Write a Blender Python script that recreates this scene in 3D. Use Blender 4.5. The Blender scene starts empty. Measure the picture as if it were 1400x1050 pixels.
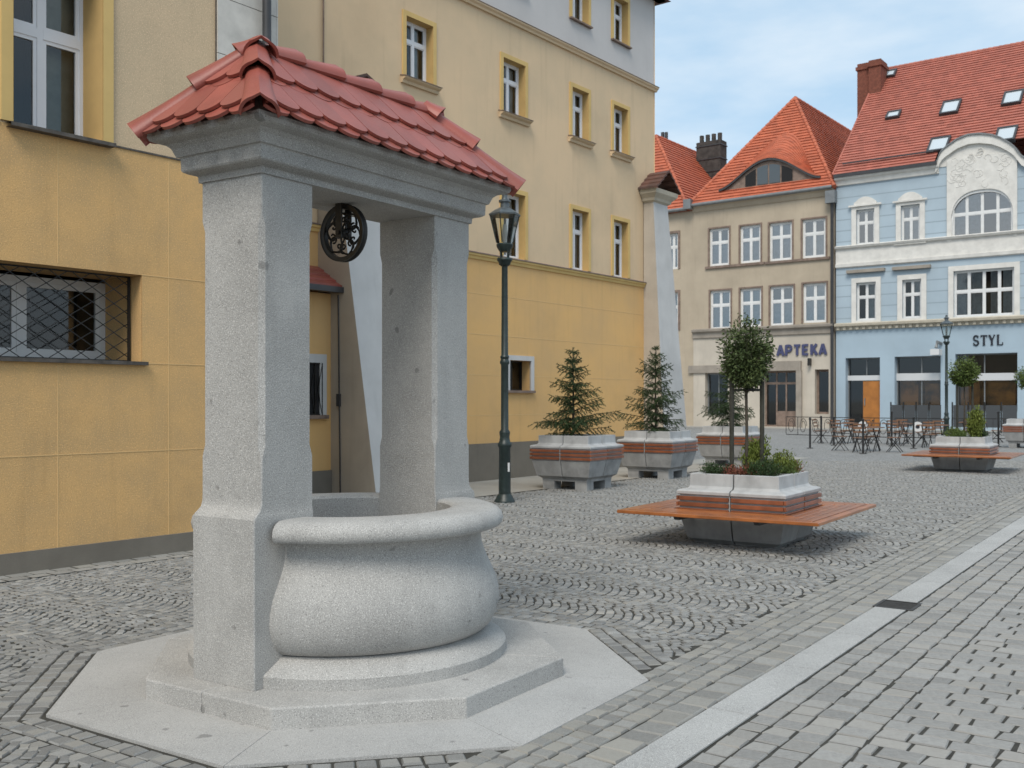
import bpy, math, random
import numpy as np
from math import radians as R, sin, cos, pi, sqrt, tan, floor
from mathutils import Vector, Matrix
random.seed(7)
rng = np.random.default_rng(11)
C = bpy.context.scene.collection
S = bpy.context.scene
# ------------------------------------------------------------------ camera
cam = bpy.data.cameras.new('camera'); camo = bpy.data.objects.new('camera', cam); C.objects.link(camo)
camo.location = (0, 0, 1.6); camo.rotation_euler = (R(90), 0, 0)
cam.lens = 36; cam.sensor_width = 36; cam.shift_y = 22 / 1400; cam.clip_end = 3000; cam.clip_start = .05
cam.dof.use_dof = True; cam.dof.focus_distance = 6.0; cam.dof.aperture_fstop = 6.3
S.camera = camo
# ------------------------------------------------------------------ light
SUN_EL, SUN_AZ = 50, 196            # azimuth clockwise from +Y
w = bpy.data.worlds.new('World'); S.world = w; w.use_nodes = True
nt = w.node_tree; nt.nodes.clear()
sky = nt.nodes.new('ShaderNodeTexSky'); sky.sky_type = 'NISHITA'; sky.sun_disc = False
sky.sun_elevation = R(SUN_EL); sky.sun_rotation = R(SUN_AZ); sky.air_density = 1.0; sky.dust_density = 2.0; sky.ozone_density = 1.5
tc = nt.nodes.new('ShaderNodeTexCoord'); mp = nt.nodes.new('ShaderNodeMapping'); mp.inputs['Scale'].default_value = (1.1, 1.1, 3.2)
no = nt.nodes.new('ShaderNodeTexNoise'); no.inputs['Scale'].default_value = 1.7; no.inputs['Detail'].default_value = 7; no.inputs['Roughness'].default_value = .52
cr = nt.nodes.new('ShaderNodeValToRGB'); cr.color_ramp.elements[0].position = .44; cr.color_ramp.elements[0].color = (.12, .12, .12, 1)
cr.color_ramp.elements[1].position = .66; cr.color_ramp.elements[1].color = (.82, .82, .82, 1)
mx = nt.nodes.new('ShaderNodeMix'); mx.data_type = 'RGBA'; mx.inputs[7].default_value = (7.1, 7.1, 6.95, 1)
pb = nt.nodes.new('ShaderNodeMix'); pb.data_type = 'RGBA'; pb.inputs[0].default_value = .75; pb.inputs[7].default_value = (2.75, 4.4, 5.9, 1)
bg = nt.nodes.new('ShaderNodeBackground'); bg.inputs[1].default_value = .138
wo = nt.nodes.new('ShaderNodeOutputWorld')
L = nt.links.new
L(tc.outputs['Generated'], mp.inputs['Vector']); L(mp.outputs[0], no.inputs['Vector']); L(no.outputs['Fac'], cr.inputs[0])
L(cr.outputs[0], mx.inputs[0]); L(sky.outputs[0], pb.inputs[6]); L(pb.outputs[2], mx.inputs[6]); L(mx.outputs[2], bg.inputs[0]); L(bg.outputs[0], wo.inputs[0])
sd = bpy.data.lights.new('sun', 'SUN'); sd.energy = 2.25; sd.angle = R(26); sd.color = (1, .93, .83)
so = bpy.data.objects.new('sun', sd); C.objects.link(so)
az = R(SUN_AZ); el = R(SUN_EL)
dv = Vector((sin(az) * cos(el), cos(az) * cos(el), sin(el)))
so.rotation_euler = dv.to_track_quat('Z', 'Y').to_euler()
S.view_settings.view_transform = 'Standard'; S.view_settings.look = 'None'; S.view_settings.gamma = 1
S.view_settings.use_curve_mapping = False; S.view_settings.exposure = 0.2

# ------------------------------------------------------------------ materials
def mat(name, col, rough=.8, nscale=None, var=.12, bump=0, bscale=None, col2=None, stain=0, stain_scale=.6, island=0, spec=.5, metal=0, speck=None, hue=None, joints=None, coat=0):
    m = bpy.data.materials.new(name); m.use_nodes = True
    t = m.node_tree; b = t.nodes['Principled BSDF']; N = t.nodes.new; K = t.links.new
    b.inputs['Roughness'].default_value = rough; b.inputs['Metallic'].default_value = metal
    b.inputs['Specular IOR Level'].default_value = spec
    if coat: b.inputs['Coat Weight'].default_value = coat; b.inputs['Coat Roughness'].default_value = .25
    co = N('ShaderNodeTexCoord').outputs['Object']
    def mix(a, bb, f, mode='MIX'):
        x = N('ShaderNodeMix'); x.data_type = 'RGBA'; x.blend_type = mode
        for s, v in ((x.inputs[6], a), (x.inputs[7], bb), (x.inputs[0], f)):
            if isinstance(v, (int, float)): s.default_value = v
            elif isinstance(v, tuple): s.default_value = (*v[:3], 1)
            else: K(v, s)
        return x.outputs[2]
    def noise(sc, det=4, ro=.6):
        n = N('ShaderNodeTexNoise'); n.inputs['Scale'].default_value = sc; n.inputs['Detail'].default_value = det; n.inputs['Roughness'].default_value = ro
        K(co, n.inputs['Vector']); return n.outputs['Fac']
    def ramp(f, p0, p1, c0=0, c1=1):
        n = N('ShaderNodeMapRange'); n.inputs[1].default_value = p0; n.inputs[2].default_value = p1
        n.inputs[3].default_value = c0; n.inputs[4].default_value = c1; K(f, n.inputs[0]); return n.outputs[0]
    c = tuple(col)
    if nscale:
        c2 = col2 if col2 else tuple(x * (1 - 2 * var) for x in col)
        c = mix(c, c2, ramp(noise(nscale), .35, .68))
    if speck:
        sc, dark, light = speck
        n = noise(sc, 2, .7)
        c = mix(c, tuple(x * dark for x in col), ramp(n, .56, .66, 0, .8))
        n2 = noise(sc * 1.3, 1, .5)
        c = mix(c, tuple(min(.9, x * light) for x in col), ramp(n2, .57, .66, 0, .8))
    if stain:
        c = mix(c, tuple(.30 * x for x in col), ramp(noise(stain_scale, 6, .65), .52, .78, 0, stain))
        # soft vertical run-off streaks
        mpn = N('ShaderNodeMapping'); mpn.inputs['Scale'].default_value = (5, 5, .35); K(co, mpn.inputs[0])
        n3 = N('ShaderNodeTexNoise'); n3.inputs['Scale'].default_value = 1.5; n3.inputs['Detail'].default_value = 4; K(mpn.outputs[0], n3.inputs['Vector'])
        c = mix(c, tuple(.32 * x for x in col), ramp(n3.outputs['Fac'], .55, .8, 0, stain * .7))
    if island:
        gi = N('ShaderNodeNewGeometry').outputs['Random Per Island']; oi = N('ShaderNodeObjectInfo').outputs['Random']
        ad = N('ShaderNodeMath'); ad.operation = 'ADD'; K(gi, ad.inputs[0]); K(oi, ad.inputs[1])
        fr = N('ShaderNodeMath'); fr.operation = 'FRACT'; K(ad.outputs[0], fr.inputs[0])
        c = mix(c, (0, 0, 0), ramp(fr.outputs[0], 0, 1, 0, island))
        if hue:
            m2 = N('ShaderNodeMath'); m2.operation = 'MULTIPLY'; m2.inputs[1].default_value = 7.31; K(fr.outputs[0], m2.inputs[0])
            f2 = N('ShaderNodeMath'); f2.operation = 'FRACT'; K(m2.outputs[0], f2.inputs[0])
            c = mix(c, hue, ramp(f2.outputs[0], .55, 1, 0, .55))
    if name == 'granite' or name == 'granite_under' or name == 'granite_slab':
        c = mix(c, tuple(.35 * x for x in col), ramp(noise(8.5, 1, .4), .735, .765, 0, .6))
    hj = None
    if joints:                                    # scored joints every `joints` metres, their shade painted in as darker colour
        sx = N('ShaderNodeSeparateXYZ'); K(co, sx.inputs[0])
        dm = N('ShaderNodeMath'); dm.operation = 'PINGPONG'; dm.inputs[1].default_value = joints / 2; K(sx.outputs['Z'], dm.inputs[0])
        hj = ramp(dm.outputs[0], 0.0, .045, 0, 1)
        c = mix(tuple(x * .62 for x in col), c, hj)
    if isinstance(c, tuple): b.inputs['Base Color'].default_value = (*c, 1)
    else: K(c, b.inputs['Base Color'])
    if bump:
        bn = N('ShaderNodeBump'); bn.inputs['Strength'].default_value = .5; bn.inputs['Distance'].default_value = bump
        K(noise(bscale or 60, 3, .6), bn.inputs['Height']); K(bn.outputs[0], b.inputs['Normal'])
    return m
M = {}
M['granite'] = mat('granite', (.395, .387, .37), .85, 2.2, .10, .006, 120, speck=(150, .38, 1.5), stain=.24, stain_scale=1.7)
M['granite_dark'] = mat('granite_under', (.375, .367, .35), .9, 2.2, .12, .006, 120, speck=(150, .40, 1.5), stain=.16, stain_scale=2)
M['granite_flat'] = mat('granite_slab', (.39, .385, .372), .85, 1.3, .09, .003, 120, speck=(150, .5, 1.35), stain=.13, stain_scale=1.1)
M['strip'] = mat('granite_strip', (.385, .385, .375), .85, 1.3, .10, .004, 120, speck=(140, .45, 1.5), stain=.16, stain_scale=1.4)
M['cobble'] = mat('cobble', (.315, .315, .305), .75, 9, .15, .006, 70, island=.42, hue=(.33, .315, .28), speck=(160, .6, 1.4))
M['border'] = mat('border_cobble', (.325, .32, .30), .78, 7, .12, .005, 70, island=.32, hue=(.345, .325, .28), speck=(160, .6, 1.3))
M['paver'] = mat('paver', (.345, .34, .325), .8, 5, .13, .005, 80, island=.28, hue=(.365, .345, .31), speck=(110, .6, 1.35))
M['mortar'] = mat('joint_fill', (.05, .048, .04), 1, 12, .25, .006, 60)
M['yellow_lo'] = mat('yellow_plaster_low', (.65, .40, .165), .93, 2.2, .09, .010, 90, col2=(.53, .345, .16), stain=.22, stain_scale=.9, speck=(60, .78, 1.2))
M['yellow_far'] = mat('yellow_plaster_far', (.70, .43, .17), .93, .8, .08, .005, 60, col2=(.61, .39, .175), stain=.2, stain_scale=.5)
M['beige_up'] = mat('beige_plaster_up', (.62, .465, .30), .93, 1.1, .08, .007, 130, col2=(.52, .405, .265), stain=.2, stain_scale=.8, speck=(60, .78, 1.2))
M['cream_far'] = mat('cream_plaster_far', (.69, .51, .325), .93, .7, .08, .005, 60, col2=(.60, .46, .30), stain=.22, stain_scale=.45)
M['white_top'] = mat('white_plaster_top', (.55, .53, .52), .93, .8, .05, .004, 60, stain=.06)
M['trim_y'] = mat('yellow_trim', (.63, .44, .17), .85, 2, .06, .002, 60, stain=.05)
M['jamb_y'] = mat('yellow_reveal', (.53, .355, .14), .88, 2, .08, .002, 60, stain=.1)
M['joint_y'] = mat('pale_joint', (.66, .45, .21), .9)
M['plinth'] = mat('plinth_plaster', (.19, .17, .14), .92, 1.5, .1, .005, 80, stain=.2)
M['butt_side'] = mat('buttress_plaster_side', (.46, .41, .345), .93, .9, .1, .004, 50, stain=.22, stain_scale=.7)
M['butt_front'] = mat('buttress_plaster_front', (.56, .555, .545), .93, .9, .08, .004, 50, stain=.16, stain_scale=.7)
M['quoin'] = mat('marble_tile', (.60, .57, .52), .5, 3, .13, .001, 20, stain=.08, stain_scale=4)
M['terracotta'] = mat('terracotta', (.345, .085, .06), .5, 3.5, .12, .003, 80, island=.24, hue=(.31, .10, .075), stain=.2, stain_scale=5, coat=.05)
M['mortar_l'] = mat('lime_mortar', (.42, .41, .38), .95, 20, .1)
M['iron'] = mat('black_iron', (.014, .013, .012), .45, 30, .2, spec=.5)
M['lampmetal'] = mat('lamp_paint', (.022, .036, .034), .42, 14, .2, .001, 50)
M['lamproof'] = mat('lamp_roof_metal', (.12, .14, .15), .4, 14, .2, metal=.3)
M['white_pvc'] = mat('white_frame', (.72, .73, .76), .4, 3, .03)
M['white_wood'] = mat('white_painted_wood', (.70, .70, .69), .6, 3, .05)
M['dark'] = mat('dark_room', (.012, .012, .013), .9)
M['curtain'] = mat('curtain', (.42, .45, .47), .9, 6, .12)
M['curtain_w'] = mat('curtain_pale', (.24, .26, .22), .9, 6, .12)
M['sill'] = mat('stone_sill', (.12, .105, .09), .8, 9, .3, .006, 40, stain=.3, stain_scale=6)
M['zinc'] = mat('zinc', (.22, .23, .235), .5, 4, .12, metal=.4)
M['gutter_d'] = mat('dark_gutter', (.045, .045, .048), .45, 6, .15)
M['beige_house'] = mat('grey_brown_plaster', (.46, .385, .29), .95, .35, .1, .004, 30, col2=(.365, .305, .23), stain=.28, stain_scale=.25)
M['beige_ground'] = mat('pale_ground_plaster', (.53, .475, .40), .92, .5, .1, .004, 30, stain=.22, stain_scale=.4)
M['brown_trim'] = mat('weathered_brick_trim', (.24, .175, .14), .9, 4, .2, .004, 30)
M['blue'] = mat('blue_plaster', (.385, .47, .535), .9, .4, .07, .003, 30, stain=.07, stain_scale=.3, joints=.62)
M['blue_flat'] = mat('blue_plaster_smooth', (.36, .455, .53), .9, .4, .07, .003, 30, stain=.05, stain_scale=.3)
M['stucco'] = mat('white_stucco', (.68, .66, .62), .9, 2.6, .08, .02, 6, stain=.06)
M['cream_trim'] = mat('cream_trim', (.50, .45, .36), .9, 3, .1)
M['stone_trim'] = mat('grey_stone_trim', (.33, .29, .245), .92, 1.5, .12, .004, 30, stain=.3)
M['concrete'] = mat('planter_concrete', (.34, .34, .335), .85, 4, .16, .003, 60, stain=.45, stain_scale=2.2)
M['concrete_w'] = mat('planter_rim_concrete', (.44, .445, .445), .85, 4, .10, .003, 60, stain=.38, stain_scale=3)
M['wood'] = mat('varnished_wood', (.31, .095, .038), .38, 5, .22, .001, 40, island=.25, coat=.35)
M['wood_seat'] = mat('varnished_seat_wood', (.43, .14, .035), .33, 5, .2, .001, 40, island=.22, coat=.4)
M['wood_cafe'] = mat('cafe_wood', (.21, .105, .055), .5, 8, .15)
M['door_wood'] = mat('orange_door_wood', (.42, .16, .03), .5, 2, .15)
M['soil'] = mat('soil', (.04, .03, .02), 1, 20, .2)
M['bark'] = mat('bark', (.07, .058, .042), .95, 20, .2)
M['stake'] = mat('stake_wood', (.045, .045, .035), .9, 20, .2)
M['brick'] = mat('chimney_brick', (.20, .065, .04), .9, 6, .2)
M['soot'] = mat('soot_brick', (.07, .065, .06), .95, 3, .3)
M['sign_blue'] = mat('sign_blue', (.05, .055, .13), .5)
M['sign_black'] = mat('sign_black', (.01, .012, .02), .5)
M['sign_white'] = mat('sign_white', (.6, .6, .6), .5)
M['grate'] = mat('grate_iron', (.045, .043, .04), .6, 20, .2)
M['sidewalk'] = mat('sidewalk_stone', (.36, .345, .31), .9, .8, .1, .004, 40, stain=.25, stain_scale=.6)
M['roofglass'] = mat('skylight_glass', (.5, .55, .58), .08, spec=.8)
M['barrier'] = mat('grey_screen', (.05, .055, .06), .6)
M['white_bar'] = mat('white_transom_panel', (.55, .56, .57), .6)
M['interior_warm'] = mat('shop_display', (.5, .21, .05), .8, 1.2, .35, col2=(.04, .03, .02))
def leaf(name, c, c2, isl=.5):
    return mat(name, c, .6, 1.6, .2, col2=c2, island=isl, spec=.25)
M['needles'] = leaf('spruce_needles', (.06, .098, .036), (.032, .058, .024))
M['leaves'] = leaf('tree_leaves', (.13, .17, .06), (.055, .085, .03))
M['leaves_b'] = leaf('bright_leaves', (.15, .2, .045), (.08, .13, .035))
M['leaves_y'] = leaf('yellow_green_leaves', (.21, .25, .05), (.11, .16, .035))
M['leaves_d'] = leaf('dark_green_leaves', (.05, .09, .028), (.028, .052, .02))
M['flowers'] = leaf('red_flowers', (.26, .07, .05), (.13, .06, .03))
def glassmat(name, tint, refl):
    m = bpy.data.materials.new(name); m.use_nodes = True; t = m.node_tree; t.nodes.clear(); N = t.nodes.new
    o = N('ShaderNodeOutputMaterial'); mxs = N('ShaderNodeMixShader'); tr = N('ShaderNodeBsdfTransparent'); gl = N('ShaderNodeBsdfGlossy'); fr = N('ShaderNodeFresnel')
    tr.inputs[0].default_value = (*tint, 1); gl.inputs['Roughness'].default_value = .03; fr.inputs[0].default_value = 1.5
    mr = N('ShaderNodeMapRange'); mr.inputs[1].default_value = 0; mr.inputs[2].default_value = 1; mr.inputs[3].default_value = refl; mr.inputs[4].default_value = 1
    t.links.new(fr.outputs[0], mr.inputs[0]); t.links.new(mr.outputs[0], mxs.inputs[0]); t.links.new(tr.outputs[0], mxs.inputs[1]); t.links.new(gl.outputs[0], mxs.inputs[2]); t.links.new(mxs.outputs[0], o.inputs[0])
    return m
M['glass'] = glassmat('window_glass', (.82, .86, .86), .04)
M['pane_dark'] = mat('dark_dormer_glass', (.06, .075, .085), .12, spec=.8)
M['glass_far'] = glassmat('far_window_glass', (.8, .85, .88), .26)
M['glass_lamp'] = glassmat('lantern_glass', (.95, .97, .95), .02)
# far roof tiles: courses are geometry, colour varies per tile along a course
def rooftile_mat(name, c, c2):
    m = mat(name, c, .72, 2.0, .1, .01, 9, col2=c2, stain=.10, stain_scale=.3, island=.12)
    t = m.node_tree; b = t.nodes['Principled BSDF']; src = b.inputs['Base Color'].links[0].from_socket
    tcn = t.nodes.new('ShaderNodeTexCoord'); vo = t.nodes.new('ShaderNodeTexVoronoi'); vo.inputs['Scale'].default_value = 3.2
    t.links.new(tcn.outputs['Object'], vo.inputs['Vector'])
    x = t.nodes.new('ShaderNodeMix'); x.data_type = 'RGBA'; x.blend_type = 'MULTIPLY'; x.inputs[0].default_value = .28
    bw = t.nodes.new('ShaderNodeRGBToBW'); t.links.new(vo.outputs['Color'], bw.inputs[0])
    t.links.new(src, x.inputs[6]); t.links.new(bw.outputs[0], x.inputs[7]); t.links.new(x.outputs[2], b.inputs['Base Color'])
    return m
M['roof_orange'] = rooftile_mat('orange_roof_tiles', (.58, .155, .075), (.46, .12, .06))
M['roof_red'] = rooftile_mat('red_roof_tiles', (.50, .165, .115), (.43, .14, .10))
M['roof_old'] = rooftile_mat('weathered_roof_tiles', (.16, .07, .05), (.09, .055, .045))
# distant cobbles: one sheet whose material shows the small stones
def far_cobble():
    m = mat('far_cobble', (.30, .298, .288), .8, .5, .05, col2=(.27, .268, .258), stain=.08, stain_scale=.4)
    t = m.node_tree; b = t.nodes['Principled BSDF']; src = b.inputs['Base Color'].links[0].from_socket
    tcn = t.nodes.new('ShaderNodeTexCoord'); vo = t.nodes.new('ShaderNodeTexVoronoi'); vo.inputs['Scale'].default_value = 9.5; vo.feature = 'DISTANCE_TO_EDGE'
    vc = t.nodes.new('ShaderNodeTexVoronoi'); vc.inputs['Scale'].default_value = 9.5
    t.links.new(tcn.outputs['Object'], vo.inputs['Vector']); t.links.new(tcn.outputs['Object'], vc.inputs['Vector'])
    mr = t.nodes.new('ShaderNodeMapRange'); mr.inputs[1].default_value = 0; mr.inputs[2].default_value = .1; mr.inputs[3].default_value = .35; mr.inputs[4].default_value = 1
    t.links.new(vo.outputs['Distance'], mr.inputs[0])
    x = t.nodes.new('ShaderNodeMix'); x.data_type = 'RGBA'; x.blend_type = 'MULTIPLY'; x.inputs[0].default_value = .8
    t.links.new(src, x.inputs[6]); t.links.new(mr.outputs[0], x.inputs[7])
    y = t.nodes.new('ShaderNodeMix'); y.data_type = 'RGBA'; y.blend_type = 'MULTIPLY'; y.inputs[0].default_value = .3
    bw = t.nodes.new('ShaderNodeRGBToBW'); t.links.new(vc.outputs['Color'], bw.inputs[0])
    t.links.new(x.outputs[2], y.inputs[6]); t.links.new(bw.outputs[0], y.inputs[7]); t.links.new(y.outputs[2], b.inputs['Base Color'])
    return m
M['far_cobble'] = far_cobble()

# ------------------------------------------------------------------ helpers
def tag(o, label=None, cat=None, group=None, kind=None):
    if label: o['label'] = label
    if cat: o['category'] = cat
    if group: o['group'] = group
    if kind: o['kind'] = kind
    return o
def empty(name, loc=(0, 0, 0), rz=0, label=None, cat=None, group=None):
    o = bpy.data.objects.new(name, None); C.objects.link(o); o.location = loc; o.rotation_euler = (0, 0, rz); o.empty_display_size = .2
    return tag(o, label, cat, group)
def link(name, me, m=None, parent=None, bev=0, kind=None):
    o = bpy.data.objects.new(name, me); C.objects.link(o)
    if m is not None and not me.materials: me.materials.append(M[m] if isinstance(m, str) else m)
    if parent: o.parent = parent
    if bev:
        b = o.modifiers.new('bevel', 'BEVEL'); b.width = bev; b.segments = 2; b.limit_method = 'ANGLE'; b.angle_limit = R(35)
    if kind: o['kind'] = kind
    return o
class MB:
    def __init__(s): s.v = []; s.f = []
    def add(s, vs, fs):
        n = len(s.v); s.v += [tuple(p) for p in vs]; s.f += [tuple(i + n for i in f) for f in fs]; return s
    def box(s, x0, x1, y0, y1, z0, z1):
        return s.add([(x0, y0, z0), (x1, y0, z0), (x1, y1, z0), (x0, y1, z0), (x0, y0, z1), (x1, y0, z1), (x1, y1, z1), (x0, y1, z1)],
                     [(3, 2, 1, 0), (4, 5, 6, 7), (0, 1, 5, 4), (1, 2, 6, 5), (2, 3, 7, 6), (3, 0, 4, 7)])
    def bar(s, p, q, wd, hg=None, up=(0, 0, 1)):
        p = Vector(p); q = Vector(q); d = (q - p)
        if d.length < 1e-6: return s
        d.normalize(); up = Vector(up)
        if abs(d.dot(up)) > .98: up = Vector((1, 0, 0))
        sd = d.cross(up).normalized(); u2 = sd.cross(d); hg = hg or wd
        vs = [c + sd * a * wd / 2 + u2 * b * hg / 2 for c in (p, q) for a, b in ((-1, -1), (1, -1), (1, 1), (-1, 1))]
        return s.add(vs, [(0, 1, 2, 3), (7, 6, 5, 4), (0, 4, 5, 1), (1, 5, 6, 2), (2, 6, 7, 3), (3, 7, 4, 0)])
    def loops(s, Ls, cap=True, closed=True):
        n = len(Ls[0]); vs = [p for l in Ls for p in l]; fs = []
        for k in range(len(Ls) - 1):
            for i in range(n if closed else n - 1):
                j = (i + 1) % n; fs.append((k * n + i, k * n + j, (k + 1) * n + j, (k + 1) * n + i))
        if cap: fs.append(tuple(range(n - 1, -1, -1))); fs.append(tuple((len(Ls) - 1) * n + i for i in range(n)))
        return s.add(vs, fs)
    def tube(s, pts, r, n=8, cap=True):
        pts = [Vector(p) for p in pts]; Ls = []
        rr = r if isinstance(r, (list, tuple)) else [r] * len(pts)
        up = Vector((0, 0, 1))
        for i, p in enumerate(pts):
            d = (pts[min(i + 1, len(pts) - 1)] - pts[max(i - 1, 0)])
            d = d.normalized() if d.length > 1e-9 else Vector((0, 0, 1))
            a = Vector((1, 0, 0)) if abs(d.z) > .9 else up
            x = d.cross(a).normalized(); y = d.cross(x)
            if abs(d.z) <= .9: pass
            Ls.append([p + (x * cos(2 * pi * k / n) + y * sin(2 * pi * k / n)) * rr[i] for k in range(n)])
        return s.loops(Ls, cap)
    def lathe(s, prof, n=48, c=(0, 0), cap=False, a0=0, a1=2 * pi):
        full = abs(a1 - a0 - 2 * pi) < 1e-6; m = n if full else n + 1
        Ls = [[(c[0] + r * cos(a0 + (a1 - a0) * k / n), c[1] + r * sin(a0 + (a1 - a0) * k / n), z) for k in range(m)] for r, z in prof]
        return s.loops(Ls, cap, closed=full)
    def prism(s, poly, z0, z1):
        return s.loops([[(x, y, z0) for x, y in poly], [(x, y, z1) for x, y in poly]])
    def plate(s, poly, y0, y1):                # polygon in x,z extruded along y
        return s.loops([[(x, y1, z) for x, z in poly], [(x, y0, z) for x, z in poly]])
    def build(s, name, m, parent=None, smooth=0, bev=0, kind=None):
        me = bpy.data.meshes.new(name); me.from_pydata(s.v, [], s.f); me.update()
        if smooth:
            me.shade_smooth(); me.set_sharp_from_angle(angle=R(smooth))
        return link(name, me, m, parent, bev, kind)
def boxo(name, m, par, x0, x1, y0, y1, z0, z1, bev=0, **k):
    return MB().box(x0, x1, y0, y1, z0, z1).build(name, m, par, bev=bev, **k)
def band(ts, zl, zh, y0, y1):                  # slab between two curves over t
    mb = MB()
    F_ = [(t, y0) for t in ts]
    n = len(ts); vs = []
    for y in (y0, y1):
        vs += [(ts[i], y, zl[i]) for i in range(n)] + [(ts[i], y, zh[i]) for i in range(n)]
    fs = []
    for i in range(n - 1):
        fs.append((i, i + 1, n + i + 1, n + i)); fs.append((2 * n + i + 1, 2 * n + i, 3 * n + i, 3 * n + i + 1))
        fs.append((n + i, n + i + 1, 3 * n + i + 1, 3 * n + i)); fs.append((i + 1, i, 2 * n + i, 2 * n + i + 1))
    fs.append((0, n, 3 * n, 2 * n)); fs.append((n - 1, 3 * n - 1, 4 * n - 1, 2 * n - 1))
    return mb.add(vs, fs)
def facade(name, m, par, x0, x1, z0, z1, holes, y=0, th=.35):
    xs = sorted({x0, x1, *[min(max(h[i], x0), x1) for h in holes for i in (0, 1)]})
    zs = sorted({z0, z1, *[min(max(h[i], z0), z1) for h in holes for i in (2, 3)]})
    mb = MB()
    def hole(xa, xb, za, zb):
        cx, cz = (xa + xb) / 2, (za + zb) / 2
        return any(h[0] < cx < h[1] and h[2] < cz < h[3] for h in holes)
    for i in range(len(xs) - 1):
        for j in range(len(zs) - 1):
            a, b, c, d = xs[i], xs[i + 1], zs[j], zs[j + 1]
            if not hole(a, b, c, d): mb.add([(a, y, c), (b, y, c), (b, y, d), (a, y, d)], [(0, 1, 2, 3)])
    for h in holes:                            # reveals
        a, b, c, d = max(h[0], x0), min(h[1], x1), max(h[2], z0), min(h[3], z1)
        if a >= b or c >= d: continue
        Y = y + th
        if h[0] > x0: mb.add([(a, y, c), (a, Y, c), (a, Y, d), (a, y, d)], [(3, 2, 1, 0)])
        if h[1] < x1: mb.add([(b, y, c), (b, Y, c), (b, Y, d), (b, y, d)], [(0, 1, 2, 3)])
        if h[2] >= z0: mb.add([(a, y, c), (b, y, c), (b, Y, c), (a, Y, c)], [(0, 1, 2, 3)])
        if h[3] <= z1: mb.add([(a, y, d), (b, y, d), (b, Y, d), (a, Y, d)], [(3, 2, 1, 0)])
    return mb.build(name, m, par)
def window(par, x0, x1, z0, z1, y, cols=(.5,), rows=(.68,), fw=.05, mw=.04, m='white_pvc', curtain=None, back=.45, glass=True, heavy=0, cur_h=1.0, nm='window', backm='dark', gm='glass'):
    """frame at depth y, panes, room behind. cols/rows: fractions where bars stand"""
    mb = MB(); t = .05
    mb.box(x0, x0 + fw, y, y + t, z0, z1).box(x1 - fw, x1, y, y + t, z0, z1)
    mb.box(x0 + fw, x1 - fw, y, y + t, z0, z0 + fw).box(x0 + fw, x1 - fw, y, y + t, z1 - fw, z1)
    xs = [x0 + fw]; 
    for c in cols: xm = x0 + c * (x1 - x0); mb.box(xm - mw / 2, xm + mw / 2, y + .004, y + t, z0 + fw, z1 - fw); xs += [xm - mw / 2, xm + mw / 2]
    xs.append(x1 - fw); zs = [z0 + fw]
    for k, r_ in enumerate(rows):
        zm = z0 + r_ * (z1 - z0); h = mw * (1.5 if k == 0 else 1) / 2
        zs += [zm - h, zm + h]
        for i in range(0, len(xs), 2): mb.box(xs[i], xs[i + 1], y + .002, y + t, zm - h, zm + h)
    zs.append(z1 - fw)
    # sash rails inside each light
    sw = heavy
    cells = [(xs[i], xs[i + 1], zs[j], zs[j + 1]) for i in range(0, len(xs), 2) for j in range(0, len(zs), 2)]
    if sw:
        for a, b, c, d in cells:
            yy = y + .012
            mb.box(a, a + sw, yy, yy + .035, c, d).box(b - sw, b, yy, yy + .035, c, d).box(a + sw, b - sw, yy, yy + .035, c, c + sw).box(a + sw, b - sw, yy, yy + .035, d - sw, d)
    wn = mb.build(nm, m, par)
    if glass:
        for a, b, c, d in cells:
            MB().add([(a, y + .03, c), (b, y + .03, c), (b, y + .03, d), (a, y + .03, d)], [(0, 1, 2, 3)]).build('pane', gm, wn)
    if curtain:
        n = max(8, int((x1 - x0) / .05)); zz = z0 + fw; zt = z0 + (z1 - z0) * cur_h
        for (ca, cb) in curtain:
            ts = [x0 + (x1 - x0) * (ca + (cb - ca) * i / n) for i in range(n + 1)]
            vs = [(q, y + .13 + .018 * sin(i * 1.9), z) for z in (zz, zt) for i, q in enumerate(ts)]
            MB().add(vs, [(i, i + 1, n + 2 + i, n + 1 + i) for i in range(n)]).build('curtain', 'curtain', wn, smooth=80)
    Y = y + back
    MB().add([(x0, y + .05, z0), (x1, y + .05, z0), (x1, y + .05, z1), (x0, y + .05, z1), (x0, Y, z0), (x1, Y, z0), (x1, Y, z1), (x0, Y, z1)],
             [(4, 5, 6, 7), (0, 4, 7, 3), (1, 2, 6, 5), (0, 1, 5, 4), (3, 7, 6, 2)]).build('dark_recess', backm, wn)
    return wn
def clip(poly, px, py, nx, ny):                # keep side where (p-(px,py)).n >= 0
    out = []
    for i in range(len(poly)):
        a, b = poly[i - 1], poly[i]
        da = (a[0] - px) * nx + (a[1] - py) * ny; db = (b[0] - px) * nx + (b[1] - py) * ny
        if (da >= 0) != (db >= 0):
            k = da / (da - db); out.append((a[0] + (b[0] - a[0]) * k, a[1] + (b[1] - a[1]) * k))
        if db >= 0: out.append(b)
    return out
def G(px, py, z=0):                            # a point of the photograph at height z -> ground coordinates
    Y = 1400 * (1.6 - z) / (py - 547); return ((px - 700) / 1400 * Y, Y)

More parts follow.
